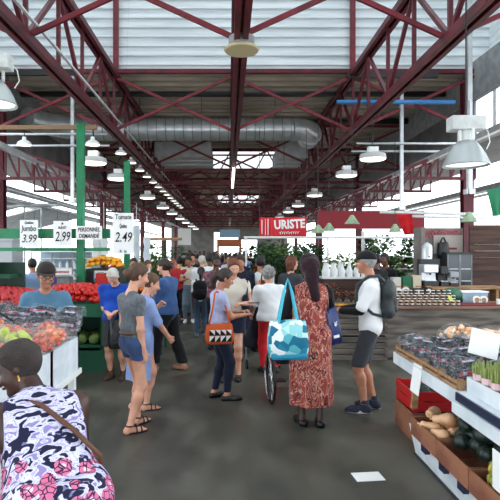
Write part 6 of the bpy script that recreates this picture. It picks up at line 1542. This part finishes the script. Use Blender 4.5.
# right hand mid distance boxes and red stall fascia
plank('stall_fascia', 'red stall fascia board behind the cone lamps', 3.2, 7.0, 17.8, 17.9, 2.55, 3.2, mat('red fascia', (150, 40, 50), rough=.6)); 
for x in (3.3, 6.9): plank('stall_post', 'red post under the stall fascia, %s one' % ('left' if x < 4 else 'right'), x-.06, x+.06, 17.8, 17.9, 0, 2.55, red, 'post')
for i, (x, y, w, h, c, l) in enumerate(((3.1, 17, 1.4, 1.2, (60, 74, 60), 'dark stall base in the right middle distance'), (2.7, 21, 1.4, 1.2, (90, 76, 60), 'brown stall base further on the right'), (2.7, 26, 1.5, 1.2, (60, 90, 70), 'green stall base far on the right'), (2.6, 32, 1.5, 1.2, (120, 110, 100), 'grey stall base far on the right'), (5.5, 15, 1.6, 1.3, (150, 140, 130), 'pale stall base beyond the wooden booth'))):
    b = MB(); b.bx(x-w/2, x+w/2, y-.4, y+.4, 0, h-.05); b.bx(x-w/2-.05, x+w/2+.05, y-.45, y+.45, h-.05, h); b.solo('stall_counter', mat('right counter %d' % i, c, rough=.6), l, 'counter')
for i, (x, y) in enumerate(((2.9, 17), (2.5, 21), (2.5, 26), (-3.0, 29))): leafy('plant_heap', 'mass of green plants on the %s stall base' % ('dark right', 'brown right', 'far green right', 'distant left')[i], 'plants', (x, y, 1.18), .6, .8, 260, leaf_m, ls=.16, seed=i+90)

# ================================================================ FAR END
def board(name, label, px0, px1, py0, py1, y, m, cat='sign', texts=()):
    a, c = P(px0, py1, y), P(px1, py0, y); t = thing(name, label, cat, ((a.x+c.x)/2, y, a.z)); w, h = c.x-a.x, c.z-a.z; MB().bx(-w/2, w/2, -.03, .03, 0, h).build('panel', m, t)
    for (s_, sz, fz, mm) in texts: lettering(s_, sz*h, t, (0, -.035, fz*h), mm)
    MB().bar((-w*.4, 0, h), (-w*.4, 0, 4.7-a.z), .02, .02).bar((w*.4, 0, h), (w*.4, 0, 4.7-a.z), .02, .02).build('hanger', darkm, t); return t
board('hanging_sign', 'wide blue grey sign hanging over the far end of the walkway', 219.5, 240, 229.5, 237.5, 34, mat('blue grey sign', (128, 156, 176), rough=.5), texts=())
board('hanging_sign', 'square white sign hanging over the left stalls down the walkway', 178, 191, 228.5, 245, 24, paper, texts=())
t = thing('timber_portal', 'orange brown timber portal at the far end of the walkway', 'portal', (.0, 45, 0)); om = mat('orange brown timber', (176, 100, 60), rough=.7)
MB().bx(-1.0, 1.2, -.1, .1, 2.1, 2.75).build('lintel', om, t); MB().bx(-1.0, -.8, -.1, .1, 0, 2.1).build('post', om, t); MB().bx(1.0, 1.2, -.1, .1, 0, 2.1).build('post', om, t)
